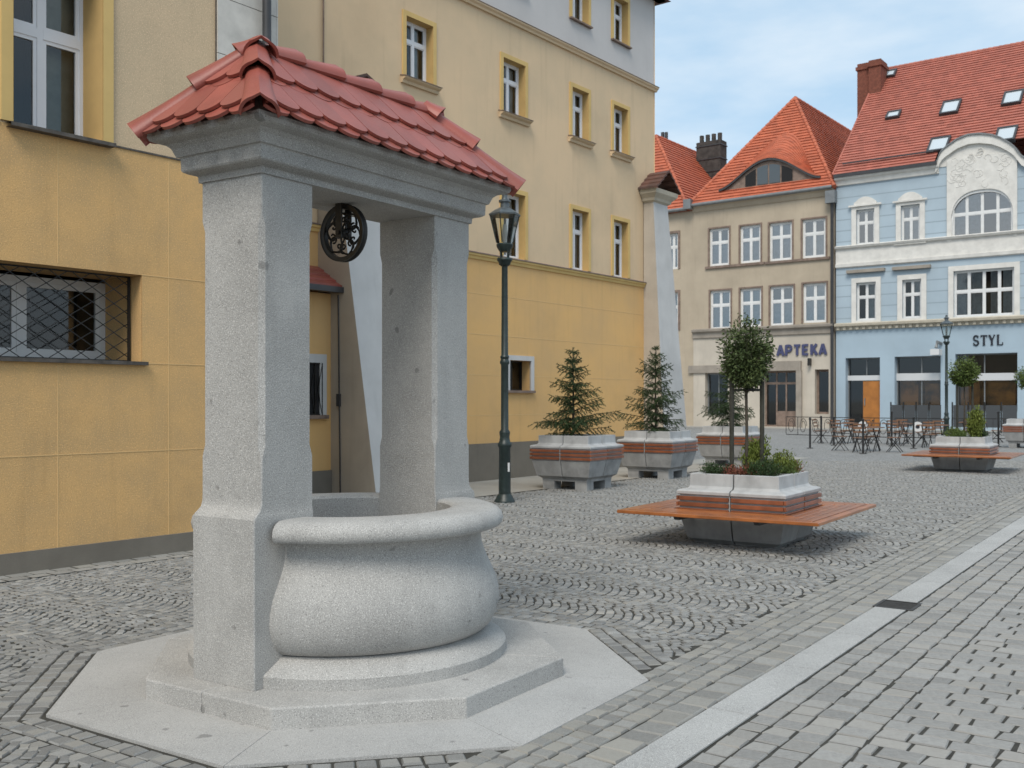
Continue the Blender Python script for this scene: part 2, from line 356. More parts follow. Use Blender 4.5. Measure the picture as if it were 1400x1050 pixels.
# ------------------------------------------------------------------ frames of reference
TH = R(90 - 33.5)                              # well and benches: local x runs away to the right
u = Vector((cos(TH), sin(TH))); v = Vector((-sin(TH), cos(TH)))
TP = R(90 - 34.4); up_ = Vector((cos(TP), sin(TP))); vp_ = Vector((-sin(TP), cos(TP)))
TY = R(90 - 37.75); P0 = Vector((-4.65, 9.29)); wy = Vector((cos(TY), sin(TY))); ny = Vector((-sin(TY), cos(TY)))   # yellow building
TB = math.atan2(-.603, .797); B0 = Vector((15.25, 60.5)); eb = Vector((cos(TB), sin(TB))); nb = Vector((-sin(TB), cos(TB)))  # far terrace
WC = u * 4.59 + v * 4.2                        # well centre
OC = u * 4.62 + v * 4.165                      # platform centre
# ================================================================== GROUND
gs = MB().add([(-900, -900, -.06), (900, -900, -.06), (900, 900, -.06), (-900, 900, -.06)], [(0, 1, 2, 3)]).build('ground', 'sidewalk'); tag(gs, kind='structure')
def octo(c, wdt, ax, ay):
    h = wdt / 2; s = h * tan(pi / 8)
    pts = [(-h, -s), (-s, -h), (s, -h), (h, -s), (h, s), (s, h), (-s, h), (-h, s)]
    return [c + ax * p[0] + ay * p[1] for p in pts]
NEARLIM = 27.0
sq = MB().add([(-30, -3, -.0065), (45, -3, -.0065), (45, NEARLIM, -.0065), (-30, NEARLIM, -.0065)], [(0, 1, 2, 3)]).build('cobbled_square', 'mortar'); tag(sq, kind='structure')
fs_ = MB().add([(-45, NEARLIM, -.004), (80, NEARLIM, -.004), (80, 90, -.004), (-45, 90, -.004)], [(0, 1, 2, 3)]).build('far_cobbled_square', 'far_cobble'); tag(fs_, kind='structure')
OCT = [(p.x, p.y) for p in octo(OC, 3.24, u, v)]
OCT_IN = [(p.x, p.y) for p in octo(OC, 3.14, u, v)]
def inside(poly, X, Y):
    r = np.ones_like(X, bool)
    for i in range(len(poly)):
        a, b = poly[i - 1], poly[i]
        r &= ((b[0] - a[0]) * (Y - a[1]) - (b[1] - a[1]) * (X - a[0])) > 0
    return r
BR0 = 2.165                                    # border rows start (paving frame)
BROWS = [.175, .108, .102, .102, .098]
BR1 = BR0 + sum(BROWS)
stones = []                                    # cx, cy, rot, lx, ly
# fan field: arcs stacked along v', each fan .95 wide along u'
W_, s_, Rr = .86, .080, .56
amax = math.asin(W_ / 2 / Rr); nst = 12
cols_ = np.arange(-16, 52)
for ci in cols_:
    a_c = ci * W_ + 1.37
    nrow = 400
    ph = rng.uniform(0, s_)
    bs = BR1 - .6 + np.arange(nrow) * s_ + ph
    al = (np.arange(nst) + .5) / nst * 2 * amax - amax
    for k in range(nst):
        al_k = al[k] + rng.uniform(-.02, .02, nrow)
        A = a_c + Rr * np.sin(al_k); B = bs - (Rr * np.cos(al_k) - Rr * cos(amax)) + .1
        lx = 2 * amax * Rr / nst - rng.uniform(.007, .014, nrow); ly = s_ * np.cos(al_k) - rng.uniform(.006, .012, nrow)
        A = A + rng.uniform(-.005, .005, nrow); B = B + rng.uniform(-.006, .006, nrow)
        X = up_.x * A + vp_.x * B; Y = up_.y * A + vp_.y * B
        rot = TP + al_k + rng.uniform(-.09, .09, nrow)
        ok = (B > BR1 + .012) & (Y > 2.6) & (Y < NEARLIM)
        # wall sides
        lx_ = (X - P0.x) * wy.x + (Y - P0.y) * wy.y; dn = -((X - P0.x) * ny.x + (Y - P0.y) * ny.y)
        ok &= np.where(lx_ < 3.3, dn > .32, dn > -3.1 + 1.7)
        ok &= (X > -.56 * Y - 1.2) & (X < .56 * Y + 1.5)
        OB = [(p.x, p.y) for p in octo(OC, 3.79, u, v)]
        ok &= ~inside(OB, X, Y)
        for i in np.nonzero(ok)[0]: stones.append((X[i], Y[i], rot[i], lx[i], ly[i]))
# rows of stones round the platform
def wallok(x, y):
    return -((x - P0.x) * ny.x + (y - P0.y) * ny.y) > .3
for rr_ in range(3):
    wd = 3.24 + .012 + .105 + rr_ * .168 + .0
    wd = 3.24 + .1 + rr_ * .2 - (.0)
    ring = octo(OC, wd + .0, u, v)
    for i in range(8):
        a = ring[i - 1]; b = ring[i]; Ln = (b - a).length; n = max(1, round(Ln / .102)); ang = math.atan2((b - a).y, (b - a).x)
        for k in range(n):
            p = a + (b - a) * ((k + .5) / n)
            bb = p.dot(vp_)
            if bb < BR1 + .01 or rr_ > 2: continue
            stones.append((p.x, p.y, ang + random.uniform(-.03, .03), Ln / n * random.uniform(.88, .95), .09))
bord = []
bb = BR0
for r_i, rw in enumerate(BROWS):
    a = -1.0
    while a < 36:
        ln = random.uniform(.135, .20) if r_i == 0 else random.uniform(.085, .125)
        p = up_ * (a + ln / 2) + vp_ * (bb + rw / 2)
        if not inside([(q.x, q.y) for q in octo(OC, 3.22, u, v)], np.array([p.x]), np.array([p.y]))[0]:
            bord.append((p.x, p.y, TP + random.uniform(-.02, .02), ln - .009, rw - .012))
        a += ln
    bb += rw
# the corner in front of the platform, below its lower right edge
for r_i in range(12):
    b0 = BR0 + sum(BROWS) + .0
pav = []
PS = 1.925                                     # strip's right edge
b = PS - .006
for wdt in (.125, .14, .155, .165):
    a = -1.0
    while a < 30:
        ln = random.uniform(.125, .15); p = up_ * (a + ln / 2) + vp_ * (b - wdt / 2)
        pav.append((p.x, p.y, TP + random.uniform(-.015, .015), ln - .008, wdt - .011)); a += ln
    b -= wdt
bedge = b
a = -1.0; k = 0
while a < 26:
    dp = random.uniform(.128, .15); bb = bedge - (random.uniform(.04, .16) if k % 2 else 0)
    if k % 2: 
        wd = bedge - bb; p = up_ * (a + dp / 2) + vp_ * (bedge - wd / 2); pav.append((p.x, p.y, TP, dp - .009, wd - .012))
    while bb > -4.5:
        ln = random.uniform(.165, .215); p = up_ * (a + dp / 2) + vp_ * (bb - ln / 2)
        if p.y > 1.5: pav.append((p.x, p.y, TP + random.uniform(-.02, .02), dp - .009, ln - .011))
        bb -= ln
    a += dp; k += 1
def unit_stone(seed, inset=.10, dz=.16):
    r = random.Random(seed); vs = []
    cs = [(-.5, -.5), (.5, -.5), (.5, .5), (-.5, .5)]
    jj = [(r.uniform(-.05, .05), r.uniform(-.05, .05)) for _ in cs]
    for (x, y), (jx, jy) in zip(cs, jj): vs.append((x + jx * .8, y + jy * .8, -1))
    for (x, y), (jx, jy) in zip(cs, jj): vs.append((x + jx * .8, y + jy * .8, -dz * 1.6))
    for (x, y), (jx, jy) in zip(cs, jj): vs.append(((x + jx) * (1 - 2 * inset) , (y + jy) * (1 - 2 * inset), r.uniform(-.03, .05)))
    return vs
SF = [(8, 9, 10, 11), (4, 5, 9, 8), (5, 6, 10, 9), (6, 7, 11, 10), (7, 4, 8, 11), (0, 1, 5, 4), (1, 2, 6, 5), (2, 3, 7, 6), (3, 0, 4, 7)]
def lay(lst, name, m, par, root_x=0, H=.03, zoff=.0, nvar=14, inset=.10, n_ind=300):
    units = [unit_stone(k + 100 * len(name), inset) for k in range(nvar)]
    meshes = []
    for un in units:
        me = bpy.data.meshes.new(name); me.from_pydata([(x, y, z) for x, y, z in un], [], SF); me.materials.append(M[m])
        me.shade_smooth(); me.set_sharp_from_angle(angle=R(50)); meshes.append(me)
    L_ = np.array(lst)
    vis = (L_[:, 1] > 4.3) & (np.abs(L_[:, 0]) < .5 * L_[:, 1] + .05) & (L_[:, 1] > 0)
    order = sorted(np.nonzero(vis)[0], key=lambda i: L_[i, 1] - 1.5 * L_[i, 3] - 1.5 * L_[i, 4])
    ind = set(order[:n_ind])
    for i in ind:
        x, y, r, lx, ly = lst[i]; k = int(i) % nvar
        o = bpy.data.objects.new(name, meshes[k]); C.objects.link(o); o.parent = par
        o.location = (x, y, zoff + random.uniform(-.003, .003)); o.rotation_euler = (random.uniform(-.02, .02), random.uniform(-.02, .02), r); o.scale = (lx, ly, H)
    rest = [i for i in range(len(lst)) if i not in ind]
    if not rest: return
    Lr = L_[rest]; n = len(rest); kv = rng.integers(0, nvar, n); U = np.array(units)[kv]      # n,12,3
    U = U.copy(); U[:, :, 0] *= Lr[:, 3:4]; U[:, :, 1] *= Lr[:, 4:5]; U[:, :, 2] *= H
    U[:, :, 2] += U[:, :, 0] * rng.uniform(-.03, .03, (n, 1)) + rng.uniform(-.003, .003, (n, 1)) + zoff
    c = np.cos(Lr[:, 2:3]); s = np.sin(Lr[:, 2:3])
    X = U[:, :, 0] * c - U[:, :, 1] * s + Lr[:, 0:1]; Y = U[:, :, 0] * s + U[:, :, 1] * c + Lr[:, 1:2]
    V = np.stack([X, Y, U[:, :, 2]], -1).reshape(-1, 3)
    F = (np.array(SF)[None] + (np.arange(n) * 12)[:, None, None]).reshape(-1, 4)
    me = bpy.data.meshes.new('far_' + name); me.vertices.add(len(V)); me.vertices.foreach_set('co', V.astype(np.float32).ravel())
    me.loops.add(F.size); me.loops.foreach_set('vertex_index', F.astype(np.int32).ravel())
    me.polygons.add(len(F)); me.polygons.foreach_set('loop_start', (np.arange(len(F)) * 4).astype(np.int32)); me.update(calc_edges=True)
    me.shade_smooth(); me.set_sharp_from_angle(angle=R(50))
    link(name + '_field', me, m, par, kind='stuff')
lay(stones, 'cobble', 'cobble', sq, H=.030, inset=.09)
lay(bord, 'border_stone', 'border', sq, H=.026, zoff=.004, n_ind=300, inset=.06)
pvs = MB(); 
q = [up_ * -1 + vp_ * PS, up_ * -1 + vp_ * -4.5, up_ * 28 + vp_ * -4.5, up_ * 28 + vp_ * PS]
pvm = pvs.add([(p.x, p.y, -.0045) for p in q], [(3, 2, 1, 0)][:1]).build('pavement', 'mortar'); tag(pvm, kind='structure')
lay(pav, 'paving_stone', 'paver', pvm, H=.026, zoff=.001, inset=.045)
# granite strip made of long slabs with a drain grate between two of them
gst = MB(); q = [up_ * -1 + vp_ * 2.16, up_ * -1 + vp_ * PS, up_ * 36 + vp_ * PS, up_ * 36 + vp_ * 2.16]
gst = gst.add([(p.x, p.y, -.003) for p in q], [(3, 2, 1, 0)]).build('granite_gutter_strip', 'mortar'); tag(gst, kind='structure')
grate_a = None
gx, gy = G(1232, 828); grate_a = Vector((gx, gy)).dot(up_)
a = grate_a - .17 - 1.05 * 9
edges = []
while a < 34:
    if abs(a - (grate_a - .17)) < .01: a += .34; continue
    edges.append((a, a + 1.05)); a += 1.05
for a0, a1 in edges:
    mb = MB(); vs = []
    for z in (-.03, .004):
        for aa, bb_ in ((a0 + .003, PS + .004), (a1 - .003, PS + .004), (a1 - .003, 2.156), (a0 + .003, 2.156)):
            p = up_ * aa + vp_ * bb_; vs.append((p.x, p.y, z))
    mb.loops([vs[:4], vs[4:]]).build('granite_slab', 'strip', gst)
gr = empty('drain_grate', (*(up_ * grate_a + vp_ * 2.03), 0), TP, 'dark iron drain grate set into the pale granite strip', 'drain')
mb = MB(); mb.box(-.165, .165, -.15, -.125, -.03, .005).box(-.165, .165, .125, .15, -.03, .005).box(-.165, -.14, -.125, .125, -.03, .005).box(.14, .165, -.125, .125, -.03, .005); mb.build('frame', 'grate', gr)
for k in range(7): boxo('bar', 'grate', gr, -.115 + k * .036, -.097 + k * .036, -.125, .125, -.03, .002)
boxo('shaft', 'dark', gr, -.14, .14, -.125, .125, -.04, -.008 - .004)
# light stone footway along the yellow wall
def yl(x, y): p = P0 + wy * x + ny * y; return (p.x, p.y)
sw = MB().add([(*yl(3.137, 3.6), .002), (*yl(3.137, 1.45), .002), (*yl(23, 1.45), .002), (*yl(23, 3.6), .002)], [(0, 1, 2, 3)]).build('footway', 'sidewalk'); tag(sw, kind='structure')
sw2 = MB().add([(*yl(-9, 0.05), .003), (*yl(-9, -.33), .003), (*yl(3.3, -.33), .003), (*yl(3.3, .05), .003)], [(0, 1, 2, 3)]).build('gutter_footway', 'mortar'); tag(sw2, kind='structure')
for k in range(40):
    for j in range(2):
        x = -5 + k * .21 + j * .1
        p = P0 + wy * (x + .1) + ny * (-.09 - j * .16)
        o = link('edge_stone', bpy.data.meshes.get('edge_stone_m') or (lambda: (lambda me: (me.from_pydata(unit_stone(3, .05), [], SF), me.materials.append(M['border']), me)[2])(bpy.data.meshes.new('edge_stone_m')))(), None, sw2)
        o.location = (p.x, p.y, .006 + random.uniform(-.003, .003)); o.rotation_euler = (0, 0, TY + random.uniform(-.02, .02)); o.scale = (random.uniform(.185, .2), .148, .02)
tw = MB(); q = [B0 + eb * -22 + nb * .1, B0 + eb * -22 + nb * -3.0, B0 + eb * 30 + nb * -3.0, B0 + eb * 30 + nb * .1]
tw = tw.add([(p.x, p.y, .004) for p in q], [(0, 1, 2, 3)]).build('terrace_footway', 'sidewalk'); tag(tw, kind='structure')

# ================================================================== WELL
well = empty('stone_well', (WC.x, WC.y, 0), TH, 'grey granite well with two square pillars carrying a red tiled roof', 'well')
oc = Vector(((OC - WC).dot(u), (OC - WC).dot(v)))
X_, Y_ = Vector((1, 0)), Vector((0, 1))
outer = octo(oc, 3.2, X_, Y_); inner = octo(oc, 2.28, X_, Y_)
for i in range(8):                             # eight flush slabs round the step
    a, b_, c_, d_ = outer[i - 1], outer[i], inner[i], inner[i - 1]
    g = (b_ - a).normalized() * .0015
    if i in (3, 7, 1, 5) or True:
        MB().prism([(a.x + g.x, a.y + g.y), (b_.x - g.x, b_.y - g.y), (c_.x - g.x, c_.y - g.y), (d_.x + g.x, d_.y + g.y)], -.05, .009).build('platform_slab', 'granite_flat', well)
inner = octo(oc, 2.3, X_, Y_)
core = octo(oc, .9, X_, Y_)
cuts = [(7, 0.36), (2, .0), (4, .5), (6, .0)]
# step blocks: split on the long front-left side as in the photograph
pts = list(inner)
def ang(p): return math.atan2(p.y - oc.y, p.x - oc.x)
split = pts[7] + (pts[0] - pts[7]) * .47
seq = [split, pts[0], pts[1], pts[2], pts[3], pts[4], pts[5], pts[6], pts[7], split]
joints_ = [[split, pts[0], pts[1], pts[2]], [pts[2], pts[3], pts[4]], [pts[4], pts[5], pts[6]], [pts[6], pts[7], split]]
for jj in joints_:
    ring = [(p.x, p.y) for p in jj] + [(oc.x + (p.x - oc.x) * .45, oc.y + (p.y - oc.y) * .45) for p in reversed(jj)]
    cx = sum(p[0] for p in ring) / len(ring); cy = sum(p[1] for p in ring) / len(ring)
    ring = [(cx + (x - cx) * .9985, cy + (y - cy) * .9985) for x, y in ring]
    MB().prism(ring, -.02, .115).build('step_block', 'granite', well, bev=.008)
rb = [(.30, .10), (.915, .10), (.93, .115), (.932, .175), (.922, .188), (.86, .222), (.80, .256), (.30, .256)]
MB().lathe(rb, 96).build('round_step', 'granite', well, smooth=35)
prof = [(.785, .257), (.812, .264), (.848, .295), (.876, .35), (.892, .42), (.888, .49), (.868, .56), (.838, .625), (.808, .69), (.788, .75), (.782, .80), (.79, .84), (.805, .866), (.62, .866), (.62, .30)]
MB().lathe(prof, 96).build('basin', 'granite', well, smooth=40)
rim_prof = [(.60, .40), (.60, .86), (.600, .955), (.615, .968), (.66, .972), (.84, .970), (.88, .957), (.908, .93), (.915, .90), (.908, .872), (.895, .861), (.62, .861)]
a_g = math.asin(.237 / .75)
for (a0, a1) in ((-pi + a_g * .9, -a_g * .9), (a_g * .9, pi - a_g * .9)):
    MB().lathe(rim_prof + [rim_prof[0]], 64, a0=a0, a1=a1).build('rim', 'granite', well, smooth=40)
MB().lathe([(0, .55), (.60, .55)], 48).build('water', mat('dark_water', (.01, .014, .014), .03), well)
for sgn in (-1, 1):
    Ls = []
    def loop(z, xi, xo, hy, c):
        x0, x1 = (xi, xo) if sgn > 0 else (-xo, -xi)
        oy = .01
        return [(x0 + c, -hy + oy, z), (x1 - c, -hy + oy, z), (x1, -hy + c + oy, z), (x1, hy - c + oy, z), (x1 - c, hy + oy, z), (x0 + c, hy + oy, z), (x0, hy - c + oy, z), (x0, -hy + c + oy, z)]
    e = .006
    sp = [(.116, .54, .965, .236, e), (.955, .54, .968, .236, e), (.985, .54, .966, .236, e), (1.0, .54, .955, .234, e), (1.012, .54, .94, .232, e), (1.03, .54, .922, .23, e), (1.06, .54, .912, .23, e), (1.10, .54, .91, .23, e),
          (1.30, .54, .91, .23, e), (1.36, .54, .91, .23, .026), (2.50, .54, .91, .23, .026), (2.56, .54, .91, .23, e), (2.768, .54, .91, .23, e)]
    MB().loops([loop(*q) for q in sp]).build('pillar', 'granite', well, smooth=30)
# entablature
ent = [(.0 + .012, 2.768), (.014, 2.80), (.022, 2.806), (.05, 2.812), (.07, 2.822), (.076, 2.83), (.078, 2.892), (.082, 2.898), (.094, 2.90), (.10, 2.915), (.112, 2.945), (.135, 2.965), (.17, 2.972), (.192, 2.982), (.20, 3.0), (.198, 3.02)]
def rect(o, z, oy=.01): return [(-.91 - o, -.23 - o + oy, z), (.91 + o, -.23 - o + oy, z), (.91 + o, .23 + o + oy, z), (-.91 - o, .23 + o + oy, z)]
MB().loops([rect(o, z) for o, z in ent]).build('entablature', 'granite_dark', well, smooth=25)
# roof
roof = empty('roof', (0, .01, 0)); roof.parent = well
EX, EY, EZ, RZ, RX = 1.115, .437, 2.997, 3.455, .735
MB().add([(-EX + .02, -EY + .02, EZ - .004), (EX - .02, -EY + .02, EZ - .004), (EX - .02, EY - .02, EZ - .004), (-EX + .02, EY - .02, EZ - .004), (-RX, 0, RZ - .03), (RX, 0, RZ - .03)],
         [(3, 2, 1, 0), (0, 1, 5, 4), (1, 2, 5), (2, 3, 4, 5), (3, 0, 4)]).build('mortar_bed', 'mortar_l', roof)
def tile_poly(cx, q0, w_, L_):
    pts_ = []; r = w_ / 2
    for k in range(11):
        t_ = pi + pi * k / 10
        pts_.append((cx + r * cos(t_), q0 + r * .74 + r * .74 * sin(t_)))
    pts_ += [(cx + r, q0 + L_), (cx - r, q0 + L_)]
    return pts_
def tile_face(e0, e1, t0_, t1_):
    e0, e1, t0_, t1_ = map(Vector, (e0, e1, t0_, t1_))
    ex = (e1 - e0).normalized(); mid = (e0 + e1) / 2; tm = (t0_ + t1_) / 2
    q_ = tm - mid; q_ = (q_ - ex * q_.dot(ex)); SL = q_.length; eq = q_.normalized(); nn = ex.cross(eq).normalized()
    Wd = (e1 - e0).length; h0 = (t0_ - e0).dot(ex); h1 = (e1 - t1_).dot(ex)
    wt = .166
    n = round(Wd / wt); wt = Wd / n
    for c, q0 in enumerate((-.04, .26)):
        for layer in (0, 1):
            off = .5 if layer == 0 else 0.0
            for k in range(-1, n + 2):
                cx = (k + off) * wt; qq = q0 + (.0 if layer == 0 else .048) + random.uniform(-.003, .003)
                Lm = .36 if c == 0 else .40
                Lm = min(Lm, SL - qq - .0)
                poly = tile_poly(cx, qq, wt * .985, Lm)
                poly = clip(poly, 0, 0, SL, -h0) ; 
                if len(poly) < 3: continue
                poly = clip(poly, Wd, 0, -SL, -h1)
                if len(poly) < 3: continue
                ar = abs(sum(poly[i - 1][0] * poly[i][1] - poly[i][0] * poly[i - 1][1] for i in range(len(poly)))) / 2
                if ar < .0012: continue
                base = .010 + layer * .020 + random.uniform(0, .0025)
                def P(x, y, hh): 
                    hgt = hh + base + .030 * (1 - (y - q0) / .4)
                    return e0 + ex * x + eq * y + nn * hgt
                MB().loops([[P(x, y, 0) for x, y in poly], [P(x, y, .017) for x, y in poly]]).build('tile', 'terracotta', roof)
A = (-EX, -EY, EZ); B_ = (EX, -EY, EZ); Cc = (EX, EY, EZ); D = (-EX, EY, EZ); T0 = (-RX, 0, RZ); T1 = (RX, 0, RZ)
tile_face(A, B_, T0, T1); tile_face(Cc, D, T1, T0); tile_face(D, A, T0, T0); tile_face(B_, Cc, T1, T1)
def ridge_tile(ph, pl, r0, r1, up=(0, 0, 1), th=.013):
    ph, pl = Vector(ph), Vector(pl); d = (pl - ph).normalized(); sd = d.cross(Vector(up)).normalized(); un = sd.cross(d)
    Ls_o, Ls_i = [], []
    ks = [i / 16 for i in range(17)]
    for t_, in [(0,), (.25,), (.5,), (.75,), (.86,), (1.0,)]:
        r = r0 + (r1 - r0) * t_ ** 1.6; o_, i_ = [], []
        for s__ in ks:
            ph_ = pi * (1 - s__); pk = max(0, 1 - abs(s__ - .5) / .13) ** 1.6 * (.08 + .10 * t_)
            cx, cy = r * cos(ph_), r * (.95 * sin(ph_) ** .9 + pk)
            p = ph + (pl - ph) * t_
            o_.append(p + sd * cx + un * (cy - r * .15)); i_.append(p + sd * cx * (1 - th / r) + un * (cy - th - r * .15))
        Ls_o.append(o_); Ls_i.append(i_)
    n = 17; mb = MB(); vs = [p for l in Ls_o for p in l] + [p for l in Ls_i for p in l]; off = n * len(Ls_o); f = []
    for k in range(len(Ls_o) - 1):
        for i in range(n - 1):
            a = k * n + i; f.append((a, a + 1, a + n + 1, a + n)); f.append((off + a + n, off + a + n + 1, off + a + 1, off + a))
        for i in (0, n - 1):
            a = k * n + i; f.append((a, a + n, off + a + n, off + a))
    for k in (0, len(Ls_o) - 1):
        for i in range(n - 1):
            a = k * n + i; f.append((a, a + 1, off + a + 1, off + a))
    return mb.add(vs, f).build('ridge_tile', 'terracotta', roof, smooth=50)
def lift(p, h=.03): return Vector(p) + Vector((0, 0, h))
rs = [-.44, -.115, .21, .53, .83]
st = -.76
for i, e_ in enumerate(rs):
    ridge_tile((st - .02, 0, RZ + .03), (e_, 0, RZ + .046), .058, .083); st = e_ - .04
for cx_, cy_, tx in ((-EX, -EY, -RX), (-EX, EY, -RX), (EX, -EY, RX), (EX, EY, RX)):
    top = Vector((tx, 0, RZ)); bot = Vector((cx_, cy_, EZ)); d = bot - top
    e_ = d.normalized() * .055
    ridge_tile(top + d * .46 + Vector((0, 0, .030)), bot + e_ * .75 + Vector((0, 0, .024)), .064, .100)
    ridge_tile(top - d * .02 + Vector((0, 0, .040)), top + d * .54 + Vector((0, 0, .054)), .062, .094)
for sx in (-1, 1):                             # three-way cap where ridge meets the hips
    for sy in (-1, 1):
        d = (Vector((sx * EX, sy * EY, EZ)) - Vector((sx * RX, 0, RZ)))
        t0_ = Vector((sx * (RX - .03), 0, RZ + .075)); ridge_tile(t0_, t0_ + d * .17 + Vector((0, 0, .004)), .062, .094)
# mortar daubs under the lowest tiles
for k in range(5):
    yy = -EY + .12 + k * .165
    MB().add([(-1.112, yy - .03, 2.999), (-1.112, yy + .03, 2.999), (-1.114, yy, 3.03), (-1.09, yy, 2.999)], [(0, 2, 1), (0, 3, 2), (3, 1, 2), (0, 1, 3)]).build('mortar_patch', 'mortar_l', well)
# pulley wheel
WXl = -.05
pw = empty('pulley_wheel', (*(WC + u * WXl + v * .01), 2.77), TH, 'black iron pulley wheel with scrollwork spokes hanging under the well roof', 'pulley')
zc = -.175; Rw = .165
mb = MB()
def ringy(mb, r0, r1, x0, x1, n=48):
    Ls = []
    for r, x in ((r0, x0), (r1, x0), (r1 + .006, x0 - .004), (r1 + .006, x0 + .004), (r1 - .012, (x0 + x1) / 2), (r1 + .006, x1 - .004), (r1 + .006, x1 + .004), (r1, x1), (r0, x1), (r0, x0)):
        Ls.append([(x, r * cos(2 * pi * k / n), zc + r * sin(2 * pi * k / n)) for k in range(n)])
    return mb.loops(Ls, cap=False)
ringy(mb, Rw - .022, Rw, -.018, .018).build('rim', 'iron', pw, smooth=40)
MB().tube([(-.035, 0, zc), (.035, 0, zc)], .03, 16).build('hub', 'iron', pw, smooth=50)
for k in range(6):
    a = k * pi / 3 + .2; mb = MB()
    def sp_(r, an): return (0, r * cos(an), zc + r * sin(an))
    for sg in (-1, 1):
        pts_ = [sp_(.028 + .108 * t_ / 12, a + sg * (.62 * sin(pi * t_ / 12))) for t_ in range(13)]
        mb.tube(pts_, .0065, 6)
        c0 = sp_(.088, a + sg * .33)
        pts_ = [(0, c0[1] + (.034 - .0024 * t_) * cos(sg * t_ * .6 + a), c0[2] + (.034 - .0024 * t_) * sin(sg * t_ * .55 + a)) for t_ in range(12)]
        mb.tube(pts_, .006, 6)
    mb.build('scroll_spoke', 'iron', pw, smooth=60)
mb = MB(); mb.box(-.045, -.037, -.024, .024, zc - .03, .04).box(.037, .045, -.024, .024, zc - .03, .04).box(-.045, .045, -.026, .026, -.002 + .0, .045)
mb.build('hanger', 'iron', pw); MB().tube([(-.055, 0, zc), (.055, 0, zc)], .012, 10).build('axle', 'iron', pw)

# ================================================================== YELLOW BUILDING, NEAR BLOCK
nb1 = empty('near_building', (P0.x, P0.y, 0), TY, 'near yellow plaster building block with barred ground window, corner clad in white stone tiles', 'building')
ZS = 4.13; XE = 3.137; XQ = 2.334
lowwin = (-1.1, 1.44, 1.99, 2.872); upwin = (.118, 1.006, 4.15, 5.95)
facade('wall', 'yellow_lo', nb1, -9, XE, 0.2, ZS, [lowwin], th=.68)
facade('upper_wall', 'beige_up', nb1, -9, XQ, ZS, 12.5, [upwin, (-3.2, -2.3, 4.15, 5.95)], y=.012, th=.35)
MB().add([(XE, 0, 0), (XE, 3.6, 0), (XE, 3.6, 12.5), (XE, 0, 12.5)], [(0, 1, 2, 3)]).build('return_wall', 'cream_far', nb1)
MB().add([(-9, 0, 0), (-9, 12, 0), (XE, 12, 0), (XE, 3.6, 0), (-9, 0, 12.5), (-9, 12, 12.5), (XE, 12, 12.5), (XE, 3.6, 12.5), (XE, 0, 12.5)], [(1, 0, 4, 5), (2, 1, 5, 6), (3, 2, 6, 7), (4, 8, 7, 6, 5)]).build('rear_wall', 'cream_far', nb1)
boxo('plinth', 'plinth', nb1, -9, XE + .02, -.025, .05, -.02, .2)
boxo('string_course', 'sill', nb1, -9, .0, -.012, .02, ZS - .012, ZS + .006); boxo('string_course', 'sill', nb1, 1.12, XE, -.012, .02, ZS - .012, ZS + .006)
for k in range(14):                            # white stone tiles on the corner
    z0 = ZS + .006 + k * .62; boxo('stone_tile', 'quoin', nb1, XQ + .004, XE, -.028, .02, z0 + .004, z0 + .616)
    boxo('stone_tile', 'quoin', nb1, XE - .02 + .024, XE + .028, -.028, .3, z0 + .004, z0 + .616)
boxo('tile_backing', 'sill', nb1, XQ, XE + .003, -.015, .02, ZS + .006, 12.5)
mb = MB().tube([(2.93, -.12, ZS - .3), (2.93, -.12, 12.5)], .05, 16); dp = mb.build('drainpipe', 'gutter_d', nb1, smooth=50)
for z in (5.2, 7.2, 9.2): boxo('bracket', 'gutter_d', dp, 2.87, 2.99, -.13, -.02, z, z + .03)
# window surround (yellow band) and reveal lining
def surround(par, h, wd=.11, y=0., proud=.018, m='trim_y', bottom=False, nm='window_surround'):
    a, b, c, d = h; mb = MB()
    mb.box(a - wd, a, y - proud, y + .02, c, d + wd).box(b, b + wd, y - proud, y + .02, c, d + wd).box(a, b, y - proud, y + .02, d, d + wd)
    if bottom: mb.box(a - wd, b + wd, y - proud, y + .02, c - wd, c)
    return mb.build(nm, m, par)
def lining(par, h, y, th, m='jamb_y'):
    a, b, c, d = h; e = .004
    mb = MB().add([(b - e, y, c), (b - e, y + th, c), (b - e, y + th, d), (b - e, y, d), (a + e, y, c), (a + e, y + th, c), (a + e, y + th, d), (a + e, y, d)], [(0, 1, 2, 3), (7, 6, 5, 4)])
    mb.add([(a, y, d - e), (b, y, d - e), (b, y + th, d - e), (a, y + th, d - e)], [(3, 2, 1, 0)])
    return mb.build('reveal', m, par)
for hh in (upwin, (-3.2, -2.3, 4.15, 5.95)):
    surround(nb1, hh); lining(nb1, hh, -.015, .37)
    wnn = window(nb1, hh[0] + .0, hh[1], hh[2] + .0, hh[3], .35, cols=(.5,), rows=(.56,), fw=.04, mw=.06, heavy=.036, curtain=None, back=1.2)
    MB().add([(hh[0] + .72 * .85, .55, hh[2]), (hh[1], .55, hh[2]), (hh[1], .55, hh[3]), (hh[0] + .72 * .85, .55, hh[3])], [(0, 1, 2, 3)]).build('curtain', 'curtain_w', wnn)
    mb = MB().add([(hh[0] - .06, -.10, hh[2] - .055), (hh[1] + .09, -.10, hh[2] - .055), (hh[1] + .09, -.10, hh[2] - .02), (hh[0] - .06, -.10, hh[2] - .02), (hh[0] - .06, .36, hh[2] + .02), (hh[1] + .0, .36, hh[2] + .02), (hh[0] - .06, .02, hh[2] - .055), (hh[1] + .09, .02, hh[2] - .055), (hh[1] + .09, .0, hh[2] + .0)],
                  [(0, 1, 2, 3), (3, 2, 8, 5, 4), (0, 6, 7, 1), (1, 7, 8, 2)]).build('window_sill', 'sill', nb1, bev=.0)
